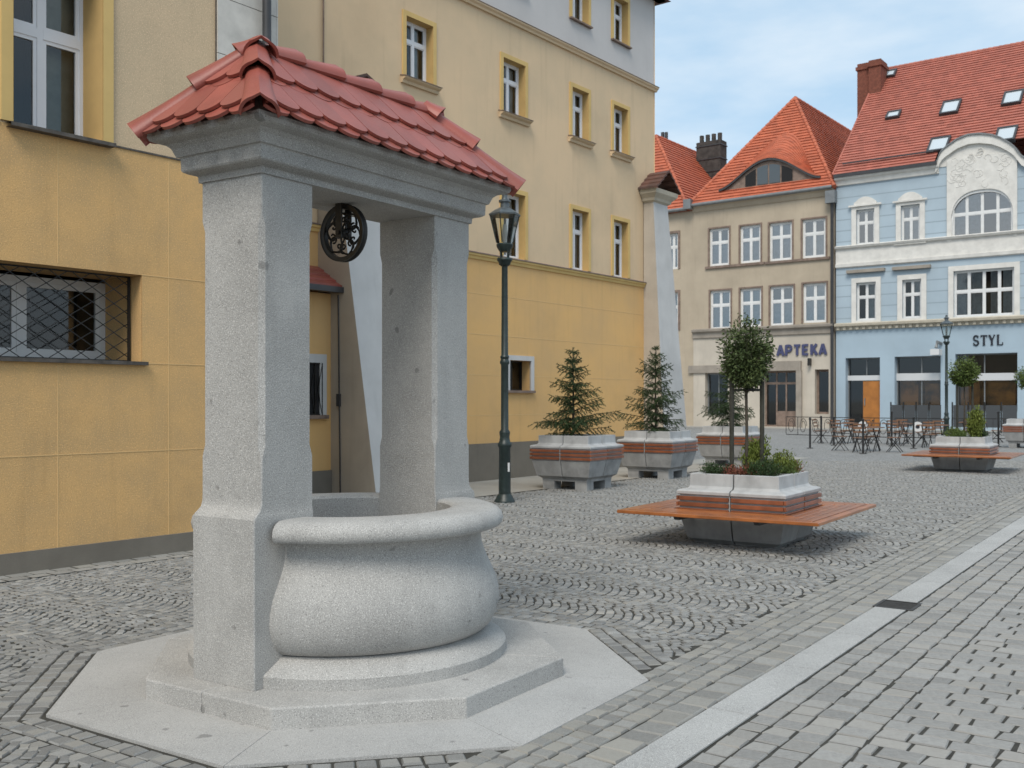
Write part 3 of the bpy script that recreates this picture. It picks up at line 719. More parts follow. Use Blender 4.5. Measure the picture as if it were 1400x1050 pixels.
wn = window(nb1, lowwin[0], lowwin[1], lowwin[2] + .02, lowwin[3] - .04, .68, cols=(.22, .64), rows=(), fw=.06, mw=.06, heavy=.045, back=1.6, m='white_wood')
boxo('window_sill', 'sill', nb1, lowwin[0] - .06, lowwin[1] + .045, -.05, .68, 1.955, 1.99)
lining(nb1, (lowwin[0], lowwin[1], lowwin[2], lowwin[3]), .0, .675, 'yellow_lo')
# diamond mesh grille with a dark frame
gl = MB(); yg = .19; a0, a1, c0, c1 = lowwin[0], lowwin[1] - .02, lowwin[2] + .005, lowwin[3] - .005
gl.box(a1 - .022, a1, yg - .012, yg + .012, c0, c1).box(a0, a1 - .022, yg - .01, yg + .01, c0, c0 + .014).box(a0, a1 - .022, yg - .01, yg + .01, c1 - .014, c1)
grl = gl.build('window_grille', 'iron', nb1)
cw, chh = .235, .147
for s_g in (-1, 1):
    k = -12
    while k < 30:
        x = a0 + k * cw; segs = []
        p0_, p1_ = (x, c0), (x + (c1 - c0) / chh * cw, c1)
        if s_g < 0: p0_, p1_ = (x, c1), (x + (c1 - c0) / chh * cw, c0)
        xa, za = p0_; xb, zb = p1_
        if xa < a0: f_ = (a0 - xa) / (xb - xa); za += (zb - za) * f_; xa = a0
        if xb > a1: f_ = (a1 - xa) / (xb - xa) if xb != xa else 0; zb = za + (zb - za) * f_; xb = a1
        if xb > xa and xa < a1 - .01: MB().bar((xa, yg + s_g * .004, za), (xb, yg + s_g * .004, zb), .0075).build('grille_wire', 'iron', grl)
        k += 1
# scored joints of the plaster
jn = MB()
for z in (1.08, 1.975, 2.875):
    if z > 1.9: jn.box(lowwin[1] + (.05 if z < 2.5 else .0), XE, -.0035, .01, z - .004, z + .004)
    else: jn.box(-9, XE, -.0035, .01, z - .004, z + .004)
for x, z0, z1 in ((1.75, .2, 4.118), (2.6, .2, 1.07), (2.3, 1.09, 1.965), (.55, .2, 1.95), (.55, 2.9, 4.118), (-.6, .2, 1.95)): jn.box(x - .004, x + .004, -.003, .01, z0, z1)
jn.build('plaster_joint', 'joint_y', nb1)
# ================================================================== YELLOW BUILDING, LONG WALL
lw = empty('long_building', (P0.x, P0.y, 0), TY, 'long yellow and cream building with small white windows and buttresses behind the well', 'building')
YF = 3.51; XF = 17.97; SZ = 4.47; TZ = 9.42
def SX(px, y=YF):                              # column of the photograph -> distance along the wall
    r = (px - 700) / 1400; return ((P0.x + ny.x * y) - r * (P0.y + ny.y * y)) / (r * wy.y - wy.x)
cols4 = [(8.9, 9.82), (SX(684), SX(722)), (SX(779), SX(808)), (SX(836), SX(861.5))]
sb = .10
r2 = [(a + sb, b - sb, 7.46, 8.57) for a, b in cols4]
r3 = [(a + sb, b - sb, 4.53, 5.86) for a, b in cols4[1:]]
r4 = [(a + sb, b - sb, 10.1, 11.15) for a, b in cols4]
smallw = (12.03, 12.76, 1.80, 2.42)
facade('lower_wall', 'yellow_far', lw, 3.0, XF, 0, SZ, [smallw], y=YF, th=.3)
facade('middle_wall', 'cream_far', lw, 3.0, XF, SZ, TZ, r2 + r3, y=YF + .02, th=.3)
facade('top_wall', 'white_top', lw, 3.0, XF, TZ, 11.62, r4, y=YF + .02, th=.3)
MB().add([(XF, YF, 0), (XF, YF + 9, 0), (XF, YF + 9, 11.6), (XF, YF, 11.6), (3, YF + 9, 0), (3, YF + 9, 11.6)], [(0, 1, 2, 3), (1, 4, 5, 2)]).build('end_wall', 'cream_far', lw)
mb = MB().add([(3, YF - .3, 11.6), (XF + .3, YF - .3, 11.6), (XF + .3, YF + 4.5, 15.5), (3, YF + 4.5, 15.5), (XF + .3, YF + 9.3, 11.6), (3, YF + 9.3, 11.6)], [(0, 1, 2, 3), (3, 2, 4, 5), (1, 4, 2), (0, 5, 4, 1)]); mb.build('roof', 'roof_old', lw)
boxo('eave', 'brown_trim', lw, 3, XF + .22, YF - .22, YF + .02, 11.6, 11.68)
def moulding(par, x0, x1, y, prof_, m, nm='string_course'):
    Ls = [[(x, y - d_, z) for d_, z in prof_] for x in (x0, x1)]
    return MB().loops(Ls).build(nm, m, par)
moulding(lw, 3, XF + .05, YF, [(-.03, SZ - .10), (.03, SZ - .10), (.04, SZ - .05), (.07, SZ - .03), (.07, SZ + .005), (-.03, SZ + .04)], 'trim_y')
moulding(lw, 3, XF + .05, YF, [(-.03, SZ + .042), (.085, SZ + .007), (.085, SZ + .022), (-.03, SZ + .06)], 'brown_trim', 'string_flashing')
moulding(lw, 3, XF + .07, YF, [(-.03, TZ - .10), (.03, TZ - .10), (.04, TZ - .06), (.08, TZ - .03), (.085, TZ), (-.03, TZ + .03)], 'cream_far', 'cornice')
moulding(lw, 3, XF + .08, YF, [(-.03, TZ + .031), (.095, TZ + .002), (.095, TZ + .014), (-.03, TZ + .045)], 'brown_trim', 'cornice_flashing')
boxo('plinth', 'plinth', lw, 3, XF + .02, YF - .03, YF + .02, -.02, .74)
for k, h in enumerate(r2 + r3 + r4):
    surround(lw, h, wd=sb - .01, y=YF + .02, proud=.03); lining(lw, h, YF, .17)
    window(lw, h[0], h[1], h[2], h[3], YF + .17, cols=(.5,), rows=(.66,), fw=.05, mw=.045, heavy=.02, curtain=[(0.08, .4), (.62, .95)] if k % 2 else [(.5, .9)], back=.5)
    if h in r2: moulding(lw, h[0] - .13, h[1] + .13, YF + .02, [(-.02, h[2] - .13), (.05, h[2] - .13), (.06, h[2] - .08), (.12, h[2] - .05), (.13, h[2] - .03), (-.02, h[2] + .0)], 'beige_up', 'window_sill'); moulding(lw, h[0] - .14, h[1] + .14, YF + .02, [(-.02, h[2] + .001), (.14, h[2] - .029), (.14, h[2] - .015), (-.02, h[2] + .02)], 'brown_trim', 'sill_flashing')
    elif h in r4: boxo('window_sill', 'brown_trim', lw, h[0] - .1, h[1] + .1, YF - .06, YF + .02, h[2] - .04, h[2] - .005)
surround(lw, smallw, wd=.10, y=YF, proud=.03, m='butt_front', nm='stone_surround'); 
window(lw, *smallw, YF + .22, cols=(.5,), rows=(), fw=.03, mw=.03, m='iron', back=.5)
boxo('window_sill', 'brown_trim', lw, smallw[0] - .12, smallw[1] + .1, YF - .07, YF + .2, smallw[2] - .05, smallw[2])
for z in (1.3, 2.1, 2.9, 3.7):
    mbj = MB()
    if 1.8 < z < 2.5: mbj.box(8.3, 11.92, YF - .003, YF + .01, z - .006, z + .006).box(12.87, 17.4, YF - .003, YF + .01, z - .006, z + .006)
    else: mbj.box(8.3, 17.4, YF - .003, YF + .01, z - .006, z + .006)
    mbj.build('plaster_joint', 'joint_y', lw)
# buttresses with sloping fronts
def buttress(x0, x1b, x1t, yb, yt, zt, cap=True):
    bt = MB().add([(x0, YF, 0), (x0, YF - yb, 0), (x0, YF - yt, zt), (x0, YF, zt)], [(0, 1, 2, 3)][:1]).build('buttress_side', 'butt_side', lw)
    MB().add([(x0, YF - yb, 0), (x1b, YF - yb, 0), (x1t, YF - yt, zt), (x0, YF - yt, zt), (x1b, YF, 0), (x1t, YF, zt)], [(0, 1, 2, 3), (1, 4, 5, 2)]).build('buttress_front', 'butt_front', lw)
    if cap:
        xm = (x0 + x1t) / 2
        Ls = [[(x0 - o, YF, z), (x0 - o, YF - yt - o, z), (x1t + o, YF - yt - o, z), (x1t + o, YF, z)] for o, z in ((.0, zt), (.06, zt + .04), (.08, zt + .1), (.18, zt + .2), (.2, zt + .3))]
        MB().loops(Ls).build('buttress_cornice', 'cream_trim', lw)
        z0 = zt + .3; o = .25
        for k in range(4):                     # overlapping tile courses on both slopes
            f0, f1 = k / 4, (k + 1.25) / 4
            for sg in (-1, 1):
                xe = xm + sg * ((x1t - x0) / 2 + o); xa = xe + (xm - xe) * f0; xb = xe + (xm - xe) * min(1, f1)
                za = z0 + .5 * f0 + .04; zb = z0 + .5 * min(1, f1)
                mb = MB()
                ya, yb_ = YF - yt - o, YF + .02
                mb.add([(xa, ya, za), (xa, yb_, za), (xb, yb_, zb), (xb, ya + .0, zb), (xa, ya, za - .05), (xa, yb_, za - .05), (xb, ya, zb - .05)], [(0, 1, 2, 3), (0, 4, 5, 1), (0, 3, 6, 4)])
                mb.build('roof_tile_course', 'roof_old', lw)
buttress(6.9, 8.25, 8.0, 1.37, .33, 6.22)
buttress(17.43, 18.68, 18.13, .6, .27, 6.45)
# thicker wall with pent roof between near block and first buttress
boxo('lean_to_wall', 'yellow_far', lw, 3.14, 6.9, YF - .31, YF - .002, .46, 3.33)
boxo('lean_to_plinth', 'plinth', lw, 3.14, 6.9, YF - .34, YF - .002, 0, .46)
boxo('gutter', 'gutter_d', lw, 3.14, 6.95, YF - .62, YF - .50, 3.33, 3.42)
for k in range(4):
    f0, f1 = k / 4, (k + 1.2) / 4; y0_, y1_ = YF - .58, YF
    MB().add([(3.14, y0_ + (y1_ - y0_) * f0, 3.42 + .38 * f0 + .03), (6.95, y0_ + (y1_ - y0_) * f0, 3.42 + .38 * f0 + .03), (6.95, y0_ + (y1_ - y0_) * f1, 3.42 + .38 * f1), (3.14, y0_ + (y1_ - y0_) * f1, 3.42 + .38 * f1), (3.14, y0_ + (y1_ - y0_) * f0, 3.42 + .38 * f0 - .01), (6.95, y0_ + (y1_ - y0_) * f0, 3.42 + .38 * f0 - .01)], [(0, 1, 2, 3), (4, 5, 1, 0)]).build('roof_tile_course', 'terracotta', lw)
lt = (SX(436, YF - .31) - .85, SX(436, YF - .31), 1.36, 2.2)
surround(lw, lt, wd=.14, y=YF - .31, proud=.03, m='butt_front', nm='stone_surround'); boxo('window', 'dark', lw, lt[0], lt[1], YF - .318, YF - .30, lt[2], lt[3])
boxo('window_sill', 'brown_trim', lw, lt[0] - .14, lt[1] + .14, YF - .40, YF - .31, lt[2] - .06, lt[2])
gg = MB().box(lt[0], lt[1], YF - .345, YF - .335, lt[2], lt[2] + .02).box(lt[0], lt[1], YF - .345, YF - .335, lt[3] - .02, lt[3])
for k in range(7): gg.box(lt[0] + k * .147, lt[0] + k * .147 + .015, YF - .35, YF - .335, lt[2], lt[3])
for k in range(6):
    for s__ in (-1, 1): gg.bar((lt[0] + (k) * .147, YF - .34, lt[2] + .4 - s__ * .38), (lt[0] + (k + 1) * .147, YF - .34, lt[2] + .4 + s__ * .38), .01)
gg.build('window_bars', 'iron', lw)
MB().tube([(6.885, YF - .55, .05), (6.885, YF - .5, 3.3)], .012, 8).build('lightning_rod', 'gutter_d', lw)
boxo('rod_box', 'gutter_d', lw, 6.85, 6.89, YF - .56, YF - .49, 1.5, 1.7)
MB().tube([(7.0, YF - .02, 6.6), (7.0, YF - .02, 11.5)], .015, 8).build('cable', 'brown_trim', lw)

# ================================================================== FAR TERRACE
def T(px, q=0):
    r = (px - 700) / 1400; ox, oy = B0 + nb * q; return (r * oy - ox) / (eb.x - r * eb.y)
def Z(px, py, q=0):
    t = T(px, q); Y = (B0 + nb * q + eb * t).y; return 1.6 + (547 - py) * Y / 1400
def slope_courses(par, m, e0, e1, t0, t1, n, nm='tile_courses', lip=.06, k0=0):
    """roof plane as overlapping courses between eave (e0,e1) and top (t0,t1)"""
    e0, e1, t0, t1 = map(Vector, (e0, e1, t0, t1)); mb = MB()
    nn = (e1 - e0).cross((t0 + t1) / 2 - e0).normalized()
    if nn.z < 0: nn = -nn
    for k in range(k0, n):
        f0, f1 = k / n, (k + 1) / n
        a, b = e0 + (t0 - e0) * f0, e1 + (t1 - e1) * f0; c, d = e1 + (t1 - e1) * f1, e0 + (t0 - e0) * f1
        mb.add([a + nn * lip, b + nn * lip, c, d, a, b], [(0, 1, 2, 3), (4, 5, 1, 0)])
    o = mb.build(nm, m, par); o['kind'] = 'stuff'; return o
def hipline(par, p, q_, n, r=.13, m='roof_orange'):
    p, q_ = Vector(p), Vector(q_)
    o0 = None
    for k in range(n):
        a = p + (q_ - p) * (k / n); b = p + (q_ - p) * ((k + 1.08) / n)
        MB().tube([a, b], [r, r * .78], 8).build('ridge_tile', m, par, smooth=60)
# ---- grey-brown pharmacy house
bh = empty('pharmacy_house', (B0.x, B0.y, 0), TB, 'grey-brown plastered house with orange hipped roof, eyebrow dormer and pharmacy shop', 'building')
tl, tr = T(948), T(1140.5)
ez = 13.55
def rectpx(x0, x1, y0, y1):
    xm = (x0 + x1) / 2; return (T(x0), T(x1), Z(xm, y1), Z(xm, y0))
W1 = [rectpx(970, 997, 312, 363), rectpx(1012, 1040, 308, 359), rectpx(1052, 1083, 304, 356), rectpx(1097, 1129, 299, 352)]
W2 = [rectpx(971, 999, 397, 450), rectpx(1012, 1041, 394, 447), rectpx(1053, 1085, 391, 445), rectpx(1098, 1130, 387, 441)]
gz = Z(1040, 451.5)
G1 = [(T(964), T(995), .7, Z(980, 510)), (T(1042), T(1089), .03, Z(1066, 507)), (T(1114), T(1133), .8, Z(1123, 505))]
facade('wall', 'beige_house', bh, tl, tr, gz, ez, W1 + W2, th=.22)
facade('shopfront_wall', 'beige_ground', bh, tl, tr, 0, gz, G1, th=.5)
MB().add([(tr, 0, 0), (tr, 9, 0), (tr, 9, ez), (tr, 0, ez), (tl, 9, 0), (tl, 9, ez), (tl, 0, 0), (tl, 0, ez)], [(0, 1, 2, 3), (1, 4, 5, 2), (4, 6, 7, 5)]).build('rear_wall', 'beige_house', bh)
for i, h in enumerate(W1 + W2):
    surround(bh, h, wd=.09, proud=.05, m='brown_trim', nm='brick_surround')
    window(bh, *h, .10, cols=(.5,), rows=(.62,), fw=.09, mw=.07, heavy=.05, gm='glass_far', m='white_wood', curtain=[(.05, .95)], cur_h=(.95 if i % 3 else .6), back=.5)
for h in (W1[0], W1[2], W2[0], W2[2]):
    i = (W1 + W2).index(h); h2 = (W1 + W2)[i + 1]
    boxo('window_sill', 'brown_trim', bh, h[0] - .25, h2[1] + .25, -.12, .0, h[2] - .16, h[2] - .02)
moulding(bh, tl, tr, 0, [(0, gz - .35), (.1, gz - .33), (.12, gz - .05), (.28, gz + .05), (.3, gz + .17), (0, gz + .25)], 'stone_trim', 'shop_cornice')
moulding(bh, tl, tr, 0, [(0, ez - .35), (.08, ez - .3), (.2, ez - .08), (.32, ez - .02), (.32, ez + .05), (0, ez + .05)], 'beige_house', 'eave_cornice')
MB().tube([(tl, -.38, ez + .06), (tr, -.38, ez + .12)], .11, 10).build('gutter', 'zinc', bh, smooth=60)
MB().tube([(tr - .05, -.2, 0.2), (tr - .05, -.2, ez - .9), (tr - .05, -.4, ez - .2)], .09, 10).build('downpipe', 'gutter_d', bh, smooth=60)
boxo('hopper', 'zinc', bh, tr - .35, tr + .2, -.5, -.1, ez - .8, ez - .1)
boxo('hopper', 'zinc', bh, tl - .4, tl + .1, -.6, -.15, ez - .15, ez + .45)
lint = Z(1040, 498)
boxo('lintel', 'stone_trim', bh, T(942), T(1040), -.12, 0, G1[0][3] + .02, lint)
boxo('portal', 'stone_trim', bh, T(1040) + .003, T(1096), -.16, 0, G1[1][3] + .01, lint + .15); boxo('portal', 'stone_trim', bh, T(1089) + .02, T(1097), -.16, 0, 0, G1[1][3] + .006)
window(bh, *G1[0], .35, cols=(.5,), rows=(), fw=.1, mw=.06, m='zinc', back=1.5)
window(bh, *G1[2], .35, cols=(), rows=(), fw=.12, mw=.06, m='brown_trim', back=1.5)
dr = window(bh, *G1[1], .45, cols=(.34, .62), rows=(.78,), fw=.1, mw=.09, m='brown_trim', back=2, nm='door')
boxo('door_panel', 'brown_trim', dr, G1[1][0] + .36 * (G1[1][1] - G1[1][0]), G1[1][1] - .1, .43, .455, .1, .95)
boxo('wall_lamp', 'iron', bh, T(1107), T(1110), -.35, -.05, Z(1108, 500), Z(1108, 490))
# letters
def letter(par, strokes, x, z, h, wl, st_, m, y=-.10, dep=.05):
    mb = MB()
    for k, s__ in enumerate(strokes):
        pts_ = [(x + a * wl, z + b * h) for a, b in s__[0]]; t_ = s__[1] * st_
        for i in range(len(pts_) - 1):
            (xa, za), (xb, zb) = pts_[i], pts_[i + 1]; dx, dz = xb - xa, zb - za; Lg = sqrt(dx * dx + dz * dz) or 1
            ex_ = t_ * .5 if (s__[2] if len(s__) > 2 else 0) else 0
            xa -= dx / Lg * ex_; za -= dz / Lg * ex_; xb += dx / Lg * ex_; zb += dz / Lg * ex_
            nx_, nz_ = -dz / Lg * t_ / 2, dx / Lg * t_ / 2; yy = y - .002 * (i % 3) - .0007 * k
            mb.plate([(xa + nx_, za + nz_), (xa - nx_, za - nz_), (xb - nx_, zb - nz_), (xb + nx_, zb + nz_)], yy, yy + dep)
    return mb.build('letter', m, par)
arcp = lambda cx, cz, rx, rz, a0, a1, n=10: [(cx + rx * cos(R(a0 + (a1 - a0) * i / n)), cz + rz * sin(R(a0 + (a1 - a0) * i / n))) for i in range(n + 1)]
LT = {'A': [([(0, 0), (.5, 1)], 1), ([(1, 0), (.5, 1)], 1), ([(.2, .3), (.8, .3)], .9)],
      'P': [([(.1, 0), (.1, 1)], 1), ([(.1, .93), (.6, .93)] + arcp(.6, .68, .3, .25, 90, -90) + [(.1, .43)], .9)],
      'T': [([(.5, 0), (.5, 1)], 1), ([(0, .93), (1, .93)], .9)],
      'E': [([(.1, 0), (.1, 1)], 1), ([(.1, .93), (.9, .93)], .9), ([(.1, .5), (.8, .5)], .9), ([(.1, .07), (.9, .07)], .9)],
      'K': [([(.1, 0), (.1, 1)], 1), ([(.12, .42), (.88, 1)], 1), ([(.35, .58), (.95, 0)], 1)],
      'S': [(arcp(.48, .73, .34, .235, 25, 270, 12) + arcp(.5, .26, .36, .235, 90, -155, 12)[1:], .9, 0), ([(.80, .72), (.80, .97)], .4), ([(.13, .03), (.13, .3)], .4)],
      'Ts': [([(.5, 0), (.5, 1)], 1.1), ([(.02, .965), (.98, .965)], .5), ([(.04, .8), (.04, .99)], .4), ([(.96, .8), (.96, .99)], .4), ([(.3, .02), (.7, .02)], .4)],
      'Y': [([(.08, .98), (.5, .45)], 1.1), ([(.92, .98), (.5, .45)], .6), ([(.5, .5), (.5, 0)], 1.1), ([(.3, .02), (.7, .02)], .4), ([(0, .98), (.28, .98)], .4), ([(.74, .98), (1, .98)], .4)],
      'L': [([(.2, 0), (.2, 1)], 1.1), ([(.05, .02), (.95, .02)], .5), ([(.93, .0), (.93, .24)], .45), ([(.03, .98), (.4, .98)], .4)]}
sg = empty('pharmacy_sign', (*(B0), 0), TB, 'raised dark blue letters APTEKA on the grey-brown shopfront', 'sign')
xa, xb = T(1063), T(1132.5); zb_, zt_ = Z(1098, 485.5), Z(1098, 471); n = 6; pitch = (xb - xa) / n
for i, ch in enumerate('APTEKA'): letter(sg, LT[ch], xa + i * pitch + .02, zb_, zt_ - zb_, pitch * .74, .15, 'sign_blue', y=-.09)
# roof: hip facing the square, ridge running back
ex0, ex1 = tl - .15, tr + .15; ty = 4.7; tm_ = T(1087, ty); tz = Z(1087, 134, ty); ey = -.38
hy = ey; e_z = ez + .12
Afl, Afr, Tp, Tb = (ex0, ey, e_z), (ex1, ey, e_z), (tm_, ty, tz), (tm_, ty + 14, tz)
slope_courses(bh, 'roof_orange', Afl, Afr, Tp, Tp, 34)
slope_courses(bh, 'roof_orange', Afr, (ex1, ty + 14, e_z), Tp, Tb, 34)
slope_courses(bh, 'roof_orange', (ex0, ty + 14, e_z), Afl, Tb, Tp, 34)
hipline(bh, Afl, Tp, 26); hipline(bh, Afr, Tp, 26); hipline(bh, Tp, Tb, 22)
# eyebrow dormer
zb0 = Z(1056, 258, .3); d0, d1 = T(988, .5), T(1126, .5); dm = (d0 + d1) / 2; hw = (d1 - d0) / 2
nn_ = 28; ts = [d0 + (d1 - d0) * i / nn_ for i in range(nn_ + 1)]
hgt = (Z(1058, 221, .6) - zb0) * .88
eh = lambda t: hgt * (.5 + .5 * cos(pi * min(1, abs(t - dm) / hw))) ** .8
yd = .08; sl = (tz - e_z) / (ty - ey)
roofz = lambda y: e_z + (y - ey) * sl
zbase = roofz(yd) + .05
eyb = MB(); m_r = 12
grid = []
for i, t in enumerate(ts):
    top = zbase + eh(t) * 1.0 + .06; row = []
    yback = yd + eh(t) * 1.25 / sl * 2.0 + .01
    zr = roofz(yback)
    for j in range(m_r + 1):
        f_ = j / m_r; y = yd - .18 + (yback - yd + .18) * f_
        s3 = f_ * f_ * (3 - 2 * f_)
        z = top + (roofz(yback) - top) * (f_ ** 1.25) + .03
        row.append((t, y, z))
    grid.append(row)
for j in range(m_r):
    vs = []; 
    for i in range(nn_ + 1): vs += [(grid[i][j][0], grid[i][j][1], grid[i][j][2] + .07), grid[i][j + 1], grid[i][j]]
    eyb.add(vs, [f for i in range(nn_) for f in ((3 * i, 3 * i + 3, 3 * i + 4, 3 * i + 1), (3 * i + 2, 3 * i + 5, 3 * i + 3, 3 * i))])
eb_o = eyb.build('eyebrow_roof', 'roof_orange', bh); eb_o['kind'] = 'stuff'
dorm = band(ts, [zbase - .35] * (nn_ + 1), [zbase + eh(t) + .04 for t in ts], yd, yd + .1).build('dormer_front', 'brown_trim', bh)
band(ts, [zbase + eh(t) - .04 for t in ts], [zbase + eh(t) + .09 for t in ts], yd - .16, yd + .0).build('dormer_fascia', 'gutter_d', dorm)
for c in (-.36, -.12, .12, .36):
    a, b = dm + hw * (c - .105), dm + hw * (c + .105); tt = [a + (b - a) * i / 6 for i in range(7)]
    band(tt, [zbase + .08] * 7, [max(zbase + .15, zbase + eh(t) * .9 - .12) for t in tt], yd - .03, yd - .01).build('dormer_pane', 'pane_dark' if abs(c) < .3 else 'dark', dorm)
# ---- left neighbour, mostly hidden
lh = empty('neighbour_house', (B0.x, B0.y, 0), TB, 'grey-brown house end with orange roof and dark chimney, left of the pharmacy house', 'building')
WL = [rectpx(913, 927, 319, 368)]; WL2 = [rectpx(913, 927, 400, 452)]
tL0 = -19
facade('wall', 'beige_house', lh, tL0, tl, 0, ez - .2, WL + WL2, y=.03, th=.2)
for h in WL + WL2:
    surround(lh, h, wd=.14, y=.03, proud=.05, m='brown_trim', nm='brick_surround'); window(lh, *h, .15, cols=(.5,), rows=(.62,), fw=.09, mw=.07, heavy=.05, gm='glass_far', m='white_wood', curtain=[(.05, .95)])
lz = ez - .1; la = T(897, 4.5); lzt = Z(897, 186, 4.5)
l0, l1 = (2 * la - tl), tl - .17
slope_courses(lh, 'roof_orange', (l0, -.35, lz), (l1, -.35, lz), (la, 4.5, lzt), (la, 4.5, lzt), 26)
slope_courses(lh, 'roof_orange', (l1, -.35, lz), (l1, 18, lz), (la, 4.5, lzt), (la, 18, lzt), 26)
slope_courses(lh, 'roof_orange', (l0, 18, lz), (l0, -.35, lz), (la, 18, lzt), (la, 4.5, lzt), 26)
hipline(lh, (l1, -.35, lz), (la, 4.5, lzt), 22); hipline(lh, (la, 4.5, lzt), (la, 18, lzt), 22)
MB().tube([(tL0, -.36, lz - .05), (tl - .3, -.36, lz)], .11, 10).build('gutter', 'zinc', lh, smooth=60)
cq = 9; ca, cb = T(952, cq), T(985, cq); cz0, cz1 = Z(968, 262, cq), Z(968, 193, cq)
chm = boxo('chimney', 'soot', lh, ca, cb, cq, cq + 1.0, cz0 - 3, cz1)
for k in range(4): 
    xx = ca + (cb - ca) * (k + .5) / 4; MB().tube([(xx, cq + .4, cz1), (xx, cq + .4, cz1 + .55)], .16, 10).build('chimney_pot', 'soot', chm)
for z in (.35, 1.3, 2.2): boxo('band', 'gutter_d', chm, ca - .05, cb + .05, cq - .05, cq + 1.05, cz1 - z, cz1 - z + .07)
for px in (906, 911):
    xx = T(px, 9); MB().tube([(xx, 9, Z(px, 200, 9)), (xx, 9, Z(px, 181, 9))], .13, 8).build('vent_pipe', 'gutter_d', lh)
# ---- blue house
bl = empty('blue_house', (B0.x, B0.y, 0), TB, 'light blue house with white curved gable, stucco bands, red roof and skylights', 'building')
b0_, b1_ = T(1143), 22.0
bez = Z(1150, 246)
V1 = [rectpx(1171, 1196, 286, 334), rectpx(1232, 1258, 280, 330)]
arch = (T(1301), T(1385.5), Z(1343, 324), Z(1343, 259))
V2 = [rectpx(1171, 1198, 386, 438), rectpx(1234, 1260, 382, 435)]
big2 = (T(1304), T(1387), Z(1345, 432), Z(1345, 368))
shop = [(T(1156), T(1203), .05, Z(1180, 489)), (T(1223), T(1286), 1.0, Z(1254, 487)), (T(1306), T(1391), 1.0, Z(1348, 483))]
cz = Z(1150, 449)
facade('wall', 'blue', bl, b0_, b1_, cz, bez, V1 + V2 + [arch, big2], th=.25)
facade('shopfront_wall', 'blue_flat', bl, b0_, b1_, 0, cz, shop, th=.6)
MB().add([(b0_, 0, 0), (b0_, 16, 0), (b0_, 16, bez), (b0_, 0, bez), (b1_, 16, 0), (b1_, 16, bez), (b1_, 0, 0), (b1_, 0, bez)], [(3, 2, 1, 0), (1, 4, 5, 2), (4, 6, 7, 5)]).build('rear_wall', 'blue_flat', bl)
bry = 8.15; brz = Z(1209, 95, bry)
vx = b0_ - .1
MB().add([(vx + .1, 0, bez - .5), (vx + .1, 16.3, bez - .5), (vx + .1, bry, brz - .15), (vx + .1, 0, bez)], [(0, 1, 2, 3)]).build('side_gable', 'beige_house', bl)
RB = Z(1200, 234)
gx0, gx1 = T(1280), T(1404)
for xa, xb, k0 in ((vx, gx0, 0), (gx0, gx1, 4), (gx1, b1_, 0)): slope_courses(bl, 'roof_red', (xa, -.3, bez + .25), (xb, -.3, bez + .25), (xa, bry, brz), (xb, bry, brz), 42, k0=k0)
slope_courses(bl, 'roof_red', (b1_, 16.6, bez + .2), (vx, 16.6, bez + .2), (b1_, bry, brz), (vx, bry, brz), 30)
hipline(bl, (vx, bry, brz), (b1_, bry, brz), 60, .12, 'roof_red'); hipline(bl, (vx, -.3, bez + .28), (vx, bry, brz + .02), 34, .07, 'roof_red')
boxo('gutter', 'gutter_d', bl, b0_, T(1283), -.42, -.28, bez + .08, bez + .26)
moulding(bl, b0_, T(1284), 0, [(0, bez - .35), (.1, bez - .33), (.14, bez - .1), (.3, bez - .02), (.32, bez + .08), (0, bez + .1)], 'stucco', 'eave_cornice')
# snow guard
MB().bar((b0_ + .3, .2, bez + .95), (T(1275), .2, bez + .95), .07).build('snow_guard', 'gutter_d', bl)
# curved gable
gx0, gx1 = T(1280), T(1404); gm = T(1341); n = 40
def gtop(t):
    pxs = [1280, 1283, 1287, 1293, 1300, 1310, 1325, 1341, 1357, 1369, 1380, 1388, 1393, 1398, 1404]
    pys = [226, 222, 211, 205, 200, 193, 187, 185.5, 187, 191, 197, 203, 210, 216, 219]
    T_ = [T(x) for x in pxs]; Z_ = [Z(x, y) for x, y in zip(pxs, pys)]
    return float(np.interp(t, T_, Z_))
ts = [gx0 + (gx1 - gx0) * i / n for i in range(n + 1)]
band(ts, [bez - .02] * (n + 1), [gtop(t) for t in ts], -.04, .5).build('gable', 'stucco', bl)
band(ts, [gtop(t) - .42 for t in ts], [gtop(t) + .03 for t in ts], -.22, -.04).build('gable_moulding', 'stucco', bl)
band(ts, [gtop(t) + .032 for t in ts], [gtop(t) + .11 for t in ts], -.30, .5).build('gable_coping', 'zinc', bl)
pn0, pn1 = T(1295), T(1391); n = 30; ts = [pn0 + (pn1 - pn0) * i / n for i in range(n + 1)]
ac = (arch[0] + arch[1]) / 2; ahw = (arch[1] - arch[0]) / 2; spring = arch[2] + (arch[3] - arch[2]) * .45
def arcz(t):
    x = (t - ac) / ahw
    if abs(x) >= 1: return arch[2] - .1
    return spring + (arch[3] - spring) * (1 - abs(x) ** 2.6) ** .5
ts = sorted(set(ts + [arch[0] - .001, arch[0] + .001, arch[1] - .001, arch[1] + .001]))
band(ts, [arcz(t) for t in ts], [bez + .3] * len(ts), -.10, -.003).build('stucco_panel', 'stucco', bl)
k5 = [arch[0] + (arch[1] - arch[0]) * i / 24 for i in range(25)]
band(k5, [max(arcz(t) - .14, arch[2] + .1) if 0 < i < 24 else arch[2] + .1 for i, t in enumerate(k5)], [arcz(t) if 0 < i < 24 else spring for i, t in enumerate(k5)], -.02, .10).build('arch_frame', 'white_wood', bl)
